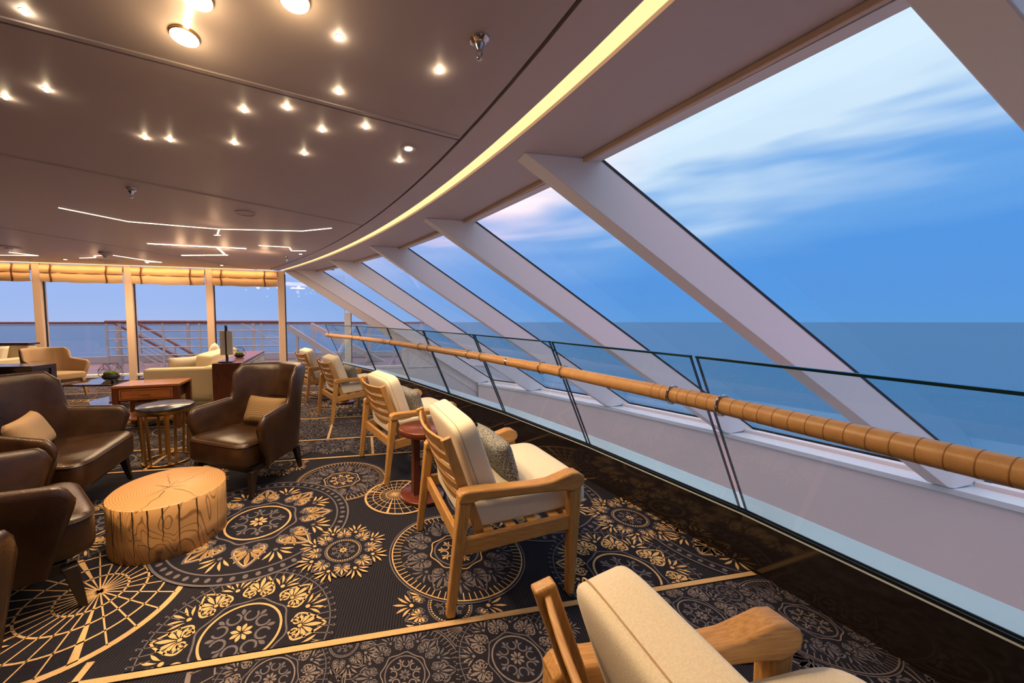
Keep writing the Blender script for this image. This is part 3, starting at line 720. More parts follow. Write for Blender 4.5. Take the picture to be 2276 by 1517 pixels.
# ================================================================ CARPET PATTERN
CU = Vector((.982, .19, 0)); CV = Vector((-.19, .982, 0))
class Mo:
    """flat woven motif: polygons with a yarn index (0 ground, 1 cream, 2 mauve); unit radius"""
    def __init__(s): s.b = MB()
    def poly(s, pts, mi, z=.0003): s.b.add([(p[0], p[1], z) for p in pts], [list(range(len(pts)))], mi)
    def ring(s, r, w, mi, n=72, z=.0003):
        s.stroke([(r * math.cos(2 * PI * i / n), r * math.sin(2 * PI * i / n)) for i in range(n)], w, mi, True, z)
    def disc(s, r, mi, n=72, z=0.): s.poly([(r * math.cos(2 * PI * i / n), r * math.sin(2 * PI * i / n)) for i in range(n)], mi, z)
    def stroke(s, P, w, mi, closed=False, z=.0003):
        k = len(P); L = []
        for i in range(k):
            a = P[(i - 1) % k] if closed else P[max(i - 1, 0)]; b = P[(i + 1) % k] if closed else P[min(i + 1, k - 1)]
            dx, dy = b[0] - a[0], b[1] - a[1]; l = math.hypot(dx, dy) or 1
            L.append((P[i][0] - dy / l * w / 2, P[i][1] + dx / l * w / 2)); L.append((P[i][0] + dy / l * w / 2, P[i][1] - dx / l * w / 2))
        fs = []
        for i in range(k if closed else k - 1):
            j = (i + 1) % k; fs.append([2 * i, 2 * i + 1, 2 * j + 1, 2 * j])
        s.b.add([(p[0], p[1], z) for p in L], fs, mi)
    def petal(s, x, y, a, l, w, mi, bend=0.):
        up = []; dn = []
        for i in range(7):
            f = i / 6; h = w * math.sin(PI * f ** 1.25) * .5; c = bend * f * f
            up.append((f * l, h + c)); dn.append((f * l, -h + c))
        pts = up + dn[::-1][1:-1]
        ca, sa = math.cos(a), math.sin(a)
        s.poly([(x + p[0] * ca - p[1] * sa, y + p[0] * sa + p[1] * ca) for p in pts], mi)
    def spiral(s, x, y, a, r, d, w, mi):
        P = []
        for i in range(16):
            f = i / 15; t = a + d * f * 1.6 * 2 * PI; rr = r * (1 - .82 * f)
            P.append((x + rr * math.cos(t), y + rr * math.sin(t)))
        s.stroke(P, w, mi)
    def dots(s, n, r, q, mi, a0=0., el=1.):
        for i in range(n):
            t = a0 + 2 * PI * i / n; c, sn = math.cos(t), math.sin(t)
            s.poly([(r * c + q * (math.cos(k * PI / 4) * el * c - math.sin(k * PI / 4) * sn), r * sn + q * (math.cos(k * PI / 4) * el * sn + math.sin(k * PI / 4) * c)) for k in range(8)], mi)
    def palmette(s, th, r0, r1, half, mf, mp, ms, dots=None, w=.018):
        """heart frame from radius r0 to r1 about direction th with a seven-petal fan and two scrolls"""
        L = r1 - r0; ca, sa = math.cos(th), math.sin(th)
        T = lambda x, y: (x * ca - y * sa, x * sa + y * ca)
        for sg in (1, -1):
            P = []
            for i in range(15):
                f = i / 14
                x = r0 + L * (.16 - .16 * math.sin(PI * min(1, f * 2.2)) * .9 if f < .45 else 0)
                x = r0 + L * (.10 + .90 * f ** 1.25) - L * .16 * math.sin(PI * f)
                y = half * (math.sin(PI * (f * .94 + .06)) ** .75) * (1.06 - .25 * f) if f < 1 else 0
                P.append(T(x, sg * max(y, 0)))
            s.stroke(P, w, mf)
            s.spiral(*T(r0 + L * .17, sg * half * .36), th + (PI if sg > 0 else PI), half * .30, -sg, w * .85, ms)
        bx = r0 + L * .30
        for k in range(-3, 4):
            a = k * .52; l = L * (.54 - .07 * abs(k)); 
            s.petal(*T(bx + L * .07 * math.cos(a), L * .07 * math.sin(a)), th + a, l, half * .27, mp, bend=.0 if k == 0 else half * .08 * (1 if k > 0 else -1))
        c = T(bx, 0); s.poly([(c[0] + half * .13 * math.cos(i * PI / 4), c[1] + half * .13 * math.sin(i * PI / 4)) for i in range(8)], ms)
        if dots is not None:
            for sg in (1, -1):
                for i in range(2, 10):
                    f = i / 10.; x = r0 + L * (.10 + .86 * f ** 1.25) - L * .14 * math.sin(PI * f); y = half * .80 * (math.sin(PI * (f * .94 + .06)) ** .75) * (1.06 - .25 * f)
                    c = T(x, sg * y); q = half * .055
                    s.poly([(c[0] + q * math.cos(k * PI / 3), c[1] + q * math.sin(k * PI / 3)) for k in range(6)], dots)
    def spray(s, th, r0, l, mi, mk):
        x, y = r0 * math.cos(th), r0 * math.sin(th)
        for k in (-2, -1, 0, 1, 2):
            a = th + k * .34; q = l * .24; sg = (k > 0) - (k < 0)
            s.petal(x + q * math.cos(th + k * .75), y + q * math.sin(th + k * .75), a, l * (.95 - .08 * abs(k)), l * .17, mi, bend=l * .20 * sg)
        s.poly([(x + l * .14 * math.cos(i * PI / 4), y + l * .14 * math.sin(i * PI / 4)) for i in range(8)], mk)
    def rosette(s, R, mp, mc):
        n = 8
        for i in range(n):
            t = 2 * PI * i / n; c, sn = math.cos(t), math.sin(t)
            s.stroke([(R * .62 * c + R * .19 * math.cos(t + .6 + k * .36), R * .62 * sn + R * .19 * math.sin(t + .6 + k * .36)) for k in range(15)], R * .065, mp)
            t2 = t + PI / n
            s.petal(R * .66 * math.cos(t2), R * .66 * math.sin(t2), t2, R * .26, R * .13, mp)
        for i in range(8): s.petal(R * .05 * math.cos(2 * PI * i / 8), R * .05 * math.sin(2 * PI * i / 8), 2 * PI * i / 8, R * .27, R * .12, mc)
    def scallop(s, r, d, n, w, mi):
        s.stroke([((r + d * abs(math.cos(n * PI * i / (n * 8)))** 3) * math.cos(2 * PI * i / (n * 8)), (r + d * abs(math.cos(n * PI * i / (n * 8))) ** 3) * math.sin(2 * PI * i / (n * 8))) for i in range(n * 8)], w, mi, True)
def motif_lotus():
    m = Mo(); m.disc(1., 0); m.ring(.985, .022, 2); m.ring(.86, .016, 2); m.dots(56, .922, .024, 2, el=1.25)
    m.ring(.335, .022, 1); m.scallop(.385, .035, 8, .020, 2); m.rosette(.31, 2, 1)
    for i in range(8):
        t = 2 * PI * i / 8 + .3; m.palmette(t, .42, .80, .165, 2, 1, 2, w=.02); m.palmette(t, .44, .775, .145, 1, 1, 2, w=.013)
        m.spray(t + PI / 8, .64, .17, 1, 2)
    return m
def motif_spiky():
    m = Mo(); m.disc(1., 0)
    m.ring(.93, .014, 2); n = 60
    for i in range(n):
        t = 2 * PI * i / n; m.stroke([(.80 * math.cos(t), .80 * math.sin(t)), (.985 * math.cos(t), .985 * math.sin(t))], .012, 2)
    m.dots(n, .985, .017, 2)
    m.ring(.40, .026, 1); m.scallop(.45, .035, 8, .020, 2); m.rosette(.375, 2, 1)
    for i in range(8):
        t = 2 * PI * i / 8 + .15; m.palmette(t, .49, .89, .185, 1, 1, 1, dots=2, w=.024); m.spray(t + PI / 8, .70, .20, 1, 1)
    return m
def motif_ladder():
    m = Mo(); m.disc(1., 0); m.ring(.985, .018, 2); m.ring(.945, .018, 1); n = 72
    for i in range(n):
        t = 2 * PI * i / n; m.stroke([(.82 * math.cos(t), .82 * math.sin(t)), (.945 * math.cos(t), .945 * math.sin(t))], .012, 1)
    m.ring(.32, .022, 2); m.scallop(.36, .035, 8, .018, 1); m.rosette(.30, 1, 2)
    for i in range(8):
        t = 2 * PI * i / 8 + .1; m.palmette(t, .41, .84, .165, 2, 2, 2, dots=1, w=.018); m.spray(t + PI / 8, .62, .19, 2, 2)
    return m
def motif_flower():
    m = Mo(); m.disc(.82, 0); n = 8
    m.ring(.385, .024, 2); m.dots(44, .345, .017, 1); m.rosette(.30, 2, 1)
    for i in range(n):
        t = 2 * PI * i / n; m.palmette(t, .43, .84, .16, 2, 1, 2, w=.024); m.spray(t + PI / n, .68, .28, 1, 1)
    return m
def motif_globe():
    m = Mo(); m.disc(1., 0); m.ring(.965, .06, 1); hx, hy = .18, .08
    for i in range(28):
        t = 2 * PI * i / 28; ex, ey = .95 * math.cos(t), .95 * math.sin(t)
        if i % 7 == 3: m.poly([(hx, hy), (ex - .035 * math.sin(t), ey + .035 * math.cos(t)), (ex + .035 * math.sin(t), ey - .035 * math.cos(t))], 1)
        else: m.stroke([(hx, hy), (ex, ey)], .014, 1)
    for f in (.30, .52, .76):
        m.stroke([(hx * (1 - f) + f * .95 * math.cos(2 * PI * i / 60), hy * (1 - f) + f * .95 * math.sin(2 * PI * i / 60)) for i in range(60)], .020, 1, True)
    return m
MOT = {'lotus': motif_lotus(), 'spiky': motif_spiky(), 'ladder': motif_ladder(), 'flower': motif_flower(), 'globe': motif_globe()}
PAL = {'bright': ['cbg', 'ccream', 'cmauve'], 'grey': ['cbg', 'cgrey', 'cmauve'], 'mauve': ['cbg', 'cmauve', 'cmauve']}
CACHE = {}
def medallion(kind, c, r, layer, pal='bright', rot=0., vlo=None, vhi=None):
    """lay one motif on the carpet; vlo / vhi clip it at the band lines, the kerb is kept clear too"""
    v = c.dot(CV); z = .0006 + .0005 * layer
    cut = (vlo is not None and v - r < vlo) or (vhi is not None and v + r > vhi)
    near = min((Vector((*k, 0)) - Vector((c.x, c.y, 0))).length for k in [tuple(interp(j / 4)[0][:2]) for j in range(0, 44)])
    if near < r + .05: cut = True
    key = (kind, pal)
    if not cut and key in CACHE: me = CACHE[key]
    else:
        me = MOT[kind].b.mesh('carpet_medallion', [M[q] for q in PAL[pal]], smooth=False)
        if not cut: CACHE[key] = me
    o = bpy.data.objects.new('carpet_medallion', me); COL.objects.link(o); o.parent = floor
    mw = Matrix.Translation((c.x, c.y, z)) @ Matrix.Rotation(rot, 4, 'Z') @ Matrix.Diagonal((r, r, 1, 1))
    if cut:
        bm = bmesh.new(); bm.from_mesh(me); bm.transform(mw)
        G = lambda: bm.verts[:] + bm.edges[:] + bm.faces[:]
        if vlo is not None: bmesh.ops.bisect_plane(bm, geom=G(), plane_co=CV * vlo, plane_no=CV, clear_inner=True)
        if vhi is not None: bmesh.ops.bisect_plane(bm, geom=G(), plane_co=CV * vhi, plane_no=CV, clear_outer=True)
        if near < r + .05:
            for i in range(len(KERB) - 1):
                a, b = Vector((*KERB[i], 0)), Vector((*KERB[i + 1], 0))
                if min((a - c).length, (b - c).length, ((a + b) / 2 - c).length) < r + .6:
                    n = Vector((b.y - a.y, a.x - b.x, 0)).normalized(); n = n if n.x > 0 else -n
                    bmesh.ops.bisect_plane(bm, geom=G(), plane_co=a - n * .036, plane_no=n, clear_outer=True)
        me2 = bpy.data.meshes.new('carpet_medallion'); bm.to_mesh(me2); bm.free()
        for q in PAL[pal]: me2.materials.append(M[q])
        if me2.users == 0: pass
        o.data = me2
    else: o.matrix_local = mw
    return o
VL = [-1.95, -1.35, -.5, 1.41, 3.45, 4.01, 4.915, 6.85, 7.45, 8.4, 10.4]
B0, B1 = 1.43, 3.43
def uv(u, v): return CU * u + CV * v
main_set = [('globe', (165, 1330), .47, 0, .1), ('lotus', (575, 1160), .575, 2, 0), ('ladder', (760, 1066), .372, 1, 0), ('spiky', (536, 1407), .385, 1, 0), ('flower', (763, 1224), .26, 3, .2),
            ('ladder', (1014, 1225), .382, 1, .3), ('globe', (889, 1102), .262, 1, 2.2), ('spiky', (1392, 1275), .385, 1, .4), ('flower', (1400, 1151), .285, 2, .1), ('flower', (1000, 1345), .26, 0, .4)]
for i, (k, px, r, ly, rot) in enumerate(main_set): medallion(k, at(*px), r, ly * 4 + i % 4, 'bright', rot, B0, B1)
for k, u, v, r, ly in [('lotus', 1.16, 2.42, .575, 1), ('globe', 1.62, 2.92, .40, 0), ('spiky', .75, 3.32, .36, 0), ('flower', -.75, 3.36, .26, 1), ('spiky', -1.75, 2.55, .42, 1), ('flower', -1.40, 3.15, .30, 2), ('ladder', -2.5, 2.0, .40, 1),
                       ('lotus', -2.75, 2.85, .5, 2), ('globe', -3.6, 2.4, .40, 0), ('spiky', -3.7, 3.2, .42, 1), ('ladder', -4.6, 2.9, .40, 0), ('flower', -3.1, 1.75, .3, 2), ('lotus', 2.2, 1.75, .5, 1), ('flower', -1.62, 1.48, .28, 2), ('ladder', -2.1, 1.5, .3, 0)]:
    medallion(k, uv(u, v), r, ly * 4 + int(abs(u) * 7) % 4, 'bright', u * 3, B0, B1)
near_set = [('globe', (610, 1440), .30, 0, .6), ('flower', (765, 1432), .15, 1, 0), ('spiky', (600, 1512), .21, 2, 0), ('ladder', (900, 1500), .23, 1, 0), ('globe', (1010, 1398), .20, 0, 0), ('spiky', (1150, 1465), .24, 2, .2), ('flower', (1215, 1392), .14, 1, .3),
            ('ladder', (1130, 1560), .24, 0, 0), ('globe', (1470, 1330), .16, 0, .3), ('spiky', (1560, 1370), .22, 2, .1), ('flower', (1620, 1318), .13, 1, 0), ('ladder', (1800, 1380), .25, 1, .2), ('spiky', (1480, 1500), .26, 1, .6), ('lotus', (1950, 1500), .36, 0, .2), ('lotus', (700, 1600), .3, 0, 0), ('spiky', (60, 1480), .22, 1, 0)]
for i, (k, px, r, ly, rot) in enumerate(near_set): medallion(k, at(*px), r, ly * 4 + (i * 3) % 4, 'grey', rot, -.48, 1.39)
# further bands: tighter grey medallions
rs = random.Random(3)
for (lo, hi, u0, u1, rr, pal) in [(3.47, 3.99, -7.5, 2.2, .27, 'grey'), (4.03, 4.895, -8, 1.8, .34, 'grey'), (4.935, 6.83, -8, 1.4, .42, 'bright'), (6.87, 7.43, -7.5, .6, .3, 'grey'), (7.47, 8.38, -7, .1, .36, 'grey'), (8.42, 10.2, -6.5, -1.0, .42, 'bright'), (1.43, 3.43, -9, -5.2, .42, 'bright')]:
    rows = max(1, round((hi - lo) / (rr * 1.55)))
    for j in range(rows):
        u = u0 + rs.random() * .3; k = j
        while u < u1:
            r = rr * rs.uniform(.72, 1.1); v = lo + (hi - lo) * (j + .5) / rows + rs.uniform(-.1, .1)
            c = uv(u, v)
            kk = min(range(len(KERB)), key=lambda i: abs(KERB[i][1] - c.y))
            i2 = max(1, min(kk, len(KERB) - 2))
            xk = np.interp(c.y, [q_[1] for q_ in KERB], [q_[0] for q_ in KERB])
            if c.x < xk - .05 and c.y < wallY(c.x) - r:
                medallion(['ladder', 'spiky', 'flower', 'lotus', 'globe'][k % 5], c, r, (k * 5 + j * 3) % 11, pal, u, lo, hi)
            u += r * 1.55; k += rs.choice((1, 2))
for v in VL[2:]:
    # band line cut where the kerb or the far wall begins
    us = [u / 20 for u in range(-240, 70)]
    ok = [u for u in us if uv(u, v).x < np.interp(uv(u, v).y, [q_[1] for q_ in KERB], [q_[0] for q_ in KERB]) - .04 and uv(u, v).y < wallY(uv(u, v).x) - .02 and uv(u, v).x > -12.9]
    if len(ok) > 3: MB().bar(uv(ok[0], v) + Vector((0, 0, .0045)), uv(ok[-1] + .02, v) + Vector((0, 0, .0045)), .026, .003).obj('carpet_line', 'ccream', floor, smooth=False)
for u, a, b in [(-.40, 4.01, 4.915), (.08, 3.45, 4.01), (-1.035, 1.41, 1.50), (-1.9, 3.45, 4.01), (-2.9, 4.01, 4.915), (1.3, 4.01, 4.915), (-3.4, 3.45, 4.01), (-2.2, 6.85, 7.45)]:
    MB().bar(uv(u, a) + Vector((0, 0, .0045)), uv(u, b) + Vector((0, 0, .0045)), .026, .003).obj('carpet_line', 'ccream', floor, smooth=False)

# ================================================================ WOODEN LOUNGE CHAIRS
ARM = [(.03, .515), (.03, .548), (.045, .566), (.075, .572), (.40, .566), (.47, .572), (.53, .590), (.575, .604), (.61, .602), (.636, .585), (.645, .562), (.638, .54), (.615, .522), (.585, .512), (.54, .520), (.42, .524), (.12, .524), (.085, .515)]
def lounge_chair(label):
    t = thing('wooden_lounge_chair', label, 'armchair', group='oak lounge chairs facing the slanted windows')
    for s in (1, -1):
        y = s * .335
        MB().hexa([(-.022, y - .018, 0), (.018, y - .018, 0), (.018, y + .018, 0), (-.022, y + .018, 0)], [(.03, y - .024, .54), (.09, y - .024, .54), (.09, y + .024, .54), (.03, y + .024, .54)]).obj('rear_leg', 'oak_z', t, bevel=.008)
        MB().hexa([(.575, y - .018, 0), (.612, y - .018, 0), (.612, y + .018, 0), (.575, y + .018, 0)], [(.572, y - .023, .53), (.632, y - .023, .53), (.632, y + .023, .53), (.572, y + .023, .53)]).obj('front_leg', 'oak_z', t, bevel=.008)
        MB().prism(ARM, y - .031, y + .031).obj('arm', 'oak_x', t, bevel=.009, seg=3)
        MB().hexa([(.045, y - .014, .275), (.60, y - .014, .325), (.60, y + .014, .325), (.045, y + .014, .275)], [(.055, y - .014, .345), (.60, y - .014, .395), (.60, y + .014, .395), (.055, y + .014, .345)]).obj('side_rail', 'oak_x', t, bevel=.004)
        y = s * .283
        MB().bar((-.012, y, .785), (.185, y, .245), .028, .046, up=(1, 0, .3)).obj('back_post', 'oak_z', t, bevel=.005)
    d = Vector((.197, 0, -.54)); o = Vector((-.012, 0, .785))
    for k in range(6):
        f = .075 + .132 * k; h = .062 if k == 0 else .046
        c = o + d * f; nrm = Vector((-.94, 0, -.343)); al = d.normalized()
        def fn(u, v, c=c, h=h, nrm=nrm, al=al):
            y = (u - .5) * .55; bul = .038 * (1 - (2 * u - 1) ** 2)
            ring = [(-.5, 0), (.5, 0), (.5, 1), (-.5, 1), (-.5, 0)]
            a, b = ring[min(int(round(v * 4)), 4)]
            return c + Vector((0, y, 0)) + al * (a * h) + nrm * (bul + .014 * b - .007)
        MB().grid(fn, 15, 5).obj('back_slat', 'oak_y', t, bevel=.003, fix=True)
    MB().box(.04, .066, -.32, .32, .275, .345).obj('rear_rail', 'oak_y', t, bevel=.004)
    MB().box(.57, .596, -.32, .32, .325, .395).obj('front_rail', 'oak_y', t, bevel=.004)
    for k in range(4):
        x = .16 + .11 * k; MB().box(x, x + .05, -.325, .325, .338 + .09 * (x - .1), .352 + .09 * (x - .1)).obj('seat_slat', 'oak_y', t, bevel=.003)
    R = ry(-5)
    MB().sup((.405, 0, .438), (.325, .295, .072), .28, .22, 40, 20, R).obj('seat_cushion', 'cream', t, ang=180)
    pp = [Vector((.405, 0, .438)) + R @ Vector((.322 * math.copysign(abs(math.cos(a)) ** .22, math.cos(a)), .293 * math.copysign(abs(math.sin(a)) ** .22, math.sin(a)), .055)) for a in [2 * PI * i / 60 for i in range(60)]]
    R2 = ry(-20)
    bc = MB().sup((.150, 0, .640), (.062, .272, .210), .26, .22, 40, 22, R2).obj('back_cushion', 'cream', t, ang=180)
    sm = [Vector((.150, 0, .640)) + R2 @ Vector((-.030, .2722 * math.copysign(abs(math.cos(a)) ** .22, math.cos(a)), .2102 * math.copysign(abs(math.sin(a)) ** .22, math.sin(a)))) for a in [2 * PI * i / 80 for i in range(80)]]
    MB().tube(sm, .0016, 5, closed=True).obj('seam', 'tan', bc)
    return t
def copy_tree(o, parent=None):
    c = o.copy(); COL.objects.link(c); c.parent = parent
    for chd in list(o.children): copy_tree(chd, c)
    return c
CHAIRS = [((.004, 1.815), (.972, .235), 'whole oak lounge chair with cream cushions, back turned, beside the near red-brown round table'),
          ((-.52, 3.06), (.88, .475), 'oak lounge chair with a grey speckled pillow, behind the near red-brown round table'),
          ((-1.443, 4.733), (.85, .527), 'oak lounge chair with grey pillow in front of the far red-brown round table'),
          ((-2.21, 5.965), (.83, .557), 'farthest oak lounge chair with cream cushions, nearest the end windows'),
          ((.268, .385), (.990, .14), 'nearest oak lounge chair, cut off by the bottom of the picture')]
proto = lounge_chair(CHAIRS[0][2])
for i, (c, f, lab) in enumerate(CHAIRS):
    o = proto if i == 0 else copy_tree(proto)
    o.location = (c[0], c[1], .004); o.rotation_euler = (0, 0, facing(*f)); o['label'] = lab
def chair_pt(i, x, y, z):
    c, f, _ = CHAIRS[i]; a = facing(*f)
    return Vector((c[0] + x * math.cos(a) - y * math.sin(a), c[1] + x * math.sin(a) + y * math.cos(a), z)), a
for i, y, lab in [(0, -.02, 'speckled grey and black pillow on the whole oak lounge chair'), (1, -.05, 'speckled grey pillow on the oak chair behind the near round table'), (2, -.05, 'blue-grey speckled pillow on the chair in front of the far round table')]:
    p, a = chair_pt(i, .345, y, .604)
    t = thing('throw_pillow', lab, 'pillow', p, a, 'speckled pillows on the oak lounge chairs')
    MB().pillow((0, 0, 0), .40, .22, .05, ry(-17)).obj('cover', 'speckle', t, ang=60, fix=True)
    MB().box(.040, .046, -.155, -.145, -.095, -.08).obj('maker_tag', 'moss', t)

# ================================================================ LEATHER TUB CHAIRS
def tub(name, label, c, f, half=.335, mats=('leather', 'leather', 'darkleg'), armz=.60, backz=.93, bw=.56, seat=.43, legh=.20, group=None, depth=.36, front=.30):
    t = thing(name, label, 'armchair', (c[0], c[1], .003), facing(*f), group)
    zb = legh + .015; n = 65
    def plan(u):
        """U-shaped centre line: u 0..1 from one arm front round the back to the other; returns point, outward normal"""
        a = abs(2 * u - 1); sg = 1 if u < .5 else -1        # a=1 at arm fronts, 0 at middle of back
        # arc: back from a=0..0.55 superellipse, arms straight 0.55..1
        def pt(a):
            if a > .5:
                k = (a - .5) / .5; return Vector((-.10 + (front + .10) * k, half - .012 * k * 0, 0))
            th = PI / 2 * (a / .5); e = .62
            return Vector((-.10 - (depth - .10) * math.cos(th) ** e, half * math.sin(th) ** e, 0))
        p = pt(a); q = pt(min(a + .01, 1)) - pt(max(a - .01, 0))
        nr = Vector((-q.y, q.x, 0)).normalized()
        p.y *= sg; nr.y *= sg
        return p, nr, a
    TPR = lambda x: .58 + .42 * min(1, max(0, (x + depth) / (front + depth))) ** .8      # narrower towards the back
    sec = [(0, 0), (0, .6), (0, .9), (.006, .965), (.020, 1.0), (.036, 1.0), (.050, .965), (.056, .9), (.056, .6), (.056, 0)]
    def fn(u, v):
        p, nr, a = plan(u)
        e = min(1, max(0, (bw - a) / .09)); e = e * e * (3 - 2 * e)
        arm = armz + .055 * max(0, min(1, (1 - a) / .55))
        zt = arm + (backz - .01 - arm) * e
        cap = 1 - max(0, (a - .93) / .07) ** 2 * .18
        zt = zb + (zt - zb) * cap
        o, h = sec[int(round(v * (len(sec) - 1)))]
        z = zb + (zt - zb) * h
        fl = .045 * (z - zb) / .4 + (.05 * ((z - armz) / .3) * e if z > armz else 0)
        slope = -.10 * (1 - h) * max(0, (a - .8) / .2)
        q = p + nr * (fl + .026 - o * (1 + 1.1 * min(1, max(0, (.52 - a) / .2))))
        return Vector((q.x + slope, q.y * TPR(q.x) * (1 - .10 * e * max(0, (z - armz) / (backz - armz))), z))
    b = MB(); b.grid(fn, n, len(sec))
    m = len(sec)
    b.add([fn(0, j / (m - 1)) for j in range(m)], [list(range(m))]); b.add([fn(1, j / (m - 1)) for j in range(m)], [list(range(m))[::-1]])
    sh = b.obj('shell', mats[0], t, ang=70, fix=True)
    w = half - .035
    sb = MB().sup((.045, 0, (zb + seat) / 2), (.335, w, (seat - zb) / 2), .30, .26, 40, 20); sb.v = [(x, y * TPR(x), z) for x, y, z in sb.v]
    seatmb = sb.obj('seat_cushion', mats[1], t, ang=180)
    MB().tube([Vector((.045 + .334 * math.copysign(abs(math.cos(k)) ** .26, math.cos(k)), TPR(.045 + .334 * math.copysign(abs(math.cos(k)) ** .26, math.cos(k))) * w * math.copysign(abs(math.sin(k)) ** .26, math.sin(k)), seat - .035)) for k in [2 * PI * i / 60 for i in range(60)]], .004, 5, closed=True).obj('piping', mats[0], seatmb)
    MB().tube([fn(.5 + k / 28 * .17, 8 / 9) + Vector((.004, 0, -.01)) for k in range(-14, 15)], .003, 5).obj('back_seam', mats[0], sh)
    MB().hexa([(-.28, -.6 * w, legh - .035), (.27, -w + .03, legh - .035), (.27, w - .03, legh - .035), (-.28, .6 * w, legh - .035)], [(-.28, -.6 * w, legh + .02), (.27, -w + .03, legh + .02), (.27, w - .03, legh + .02), (-.28, .6 * w, legh + .02)]).obj('base_frame', mats[2], t, bevel=.006)
    for sx in (1, -1):
        for sy in (1, -1):
            x, y = (.275 if sx > 0 else -.265), sy * ((w - .025) if sx > 0 else .64 * w)
            x2, y2 = x + sx * .035, y + sy * .02
            MB().hexa([(x2 - .014, y2 - .014, 0), (x2 + .014, y2 - .014, 0), (x2 + .014, y2 + .014, 0), (x2 - .014, y2 + .014, 0)], [(x - .028, y - .028, legh), (x + .028, y - .028, legh), (x + .028, y + .028, legh), (x - .028, y + .028, legh)]).obj('leg', mats[2], t, bevel=.004)
    return t
LG = 'brown leather tub armchairs around the log table'
tub('leather_armchair', 'brown leather tub armchair facing the camera, with a ribbed tan pillow', (-1.49, 2.92), (-.35, -.937), group=LG)
tub('leather_armchair', 'wide brown leather armchair seen from the side, with a plain tan pillow', (-2.66, 2.40), (.94, .34), half=.43, group=LG, depth=.38)
tub('leather_armchair', 'brown leather armchair seen from outside its arm, before the log table at the picture edge', (-2.025, 1.49), (.61, .79), group=LG)
tub('leather_armchair', 'brown leather armchair of which only a rounded arm shows in the bottom corner', (-1.58, .72), (-.6, .8), group=LG)
def frame_pt(c, f, x, y, z):
    a = facing(*f); return Vector((c[0] + x * math.cos(a) - y * math.sin(a), c[1] + x * math.sin(a) + y * math.cos(a), z)), a
p, a = frame_pt((-1.49, 2.92), (-.35, -.937), -.06, .06, .555)
t = thing('throw_pillow', 'ribbed tan pillow on the leather armchair facing the camera', 'pillow', p, a)
MB().pillow((0, 0, 0), .40, .24, .06, ry(-22)).obj('cover', 'rib', t, ang=60, fix=True)
p, a = frame_pt((-2.66, 2.40), (.94, .34), -.04, -.06, .555)
t = thing('throw_pillow', 'plain tan pillow on the wide leather armchair', 'pillow', p, a + .25)
MB().pillow((0, 0, 0), .46, .26, .065, ry(-25)).obj('cover', 'taupe', t, ang=60, fix=True)
tub('fabric_armchair', 'tan fabric armchair with oak base in front of the far windows', (-6.52, 6.05), (.96, -.27), half=.34, mats=('tan', 'tan', 'oak_x'), armz=.62, backz=.86, seat=.44, legh=.30)
tub('fabric_armchair', 'tan fabric armchair whose back edge shows beside the ebony console at the picture edge', (-5.98, 4.42), (-.95, .3), half=.34, mats=('tan', 'tan', 'oak_x'), armz=.60, backz=.72, seat=.40, legh=.25)

# ================================================================ LOG TABLE
c = at(377, 1080, .30)
t = thing('log_table', 'round pale log table with growth rings and cracks', 'table', (c.x, c.y, .004))
RL = .296; HL = .30
def lobed(r, z, n=64): return [(r * (1 + .006 * math.sin(3 * a + 1) + .004 * math.sin(7 * a)) * math.cos(a), r * (1 + .006 * math.sin(3 * a + 1) + .004 * math.sin(7 * a)) * math.sin(a), z) for a in [2 * PI * i / n for i in range(n)]]
b = MB(); rows = [lobed(RL, 0), lobed(RL, .1), lobed(RL, .2), lobed(RL, HL - .005), lobed(RL - .005, HL)]
for r0, r1 in zip(rows[:-1], rows[1:]): b.add(r0 + r1, [[i, (i + 1) % 64, 64 + (i + 1) % 64, 64 + i] for i in range(64)], 0)
b.add(rows[0], [list(range(64))[::-1]], 0); b.add(rows[-1], [list(range(64))], 1)
b.obj('trunk', ['log', 'logtop'], t, fix=True)
def crack(P, w, z):
    b = MB(); k = len(P); L = []
    for i, p in enumerate(P):
        a = Vector(P[max(i - 1, 0)]); e = Vector(P[min(i + 1, k - 1)]); d = (e - a); d.normalize(); n = Vector((-d.y, d.x)) * (w * (1 - i / (k - 1)) + .0006)
        L += [(p[0] + n.x, p[1] + n.y, z), (p[0] - n.x, p[1] - n.y, z)]
    b.add(L, [[2 * i, 2 * i + 1, 2 * i + 3, 2 * i + 2] for i in range(k - 1)])
    return b
rc = random.Random(11)
ctr = (.01, -.02)
for a, l, w in [(2.9, .11, .003), (-1.35, .25, .0022), (.25, .09, .0018), (1.75, .10, .0016), (-1.9, .13, .002), (-.4, .22, .0012), (2.2, .2, .0012), (1.2, .25, .001)]:
    P = []; r0 = 0 if l < .2 else .05
    for i in range(7):
        r = r0 + l * i / 6; q_ = a + rc.uniform(-.08, .08); P.append((ctr[0] + r * math.cos(q_), ctr[1] + r * math.sin(q_)))
    crack(P, w, HL + .0006).obj('end_crack', 'crack', t, smooth=False)
for a in (-2.45, -2.2, -1.95, -1.72, -1.5, -1.27, -1.05, -.8, -.5, -2.75):
    L = []; r = RL * (1 + .006 * math.sin(3 * a + 1) + .004 * math.sin(7 * a)) + .0012; top = HL - .004; bot = rc.uniform(.0, .14)
    for i in range(9):
        z = top + (bot - top) * i / 8; aa = a + rc.uniform(-.006, .006) + .03 * (i / 8) * rc.choice((-1, 1)) * .3; w = .003 * (1 - i / 8.5) + .0008
        for sg in (1, -1): L.append((r * math.cos(aa + sg * w / r), r * math.sin(aa + sg * w / r), z))
    MB().add(L, [[2 * i, 2 * i + 1, 2 * i + 3, 2 * i + 2] for i in range(8)]).obj('side_crack', 'crack', t, smooth=False)
a = math.atan2(-1.85 + .0, .95)
aa = -1.12; r = RL * 1.006 + .002
b = MB()
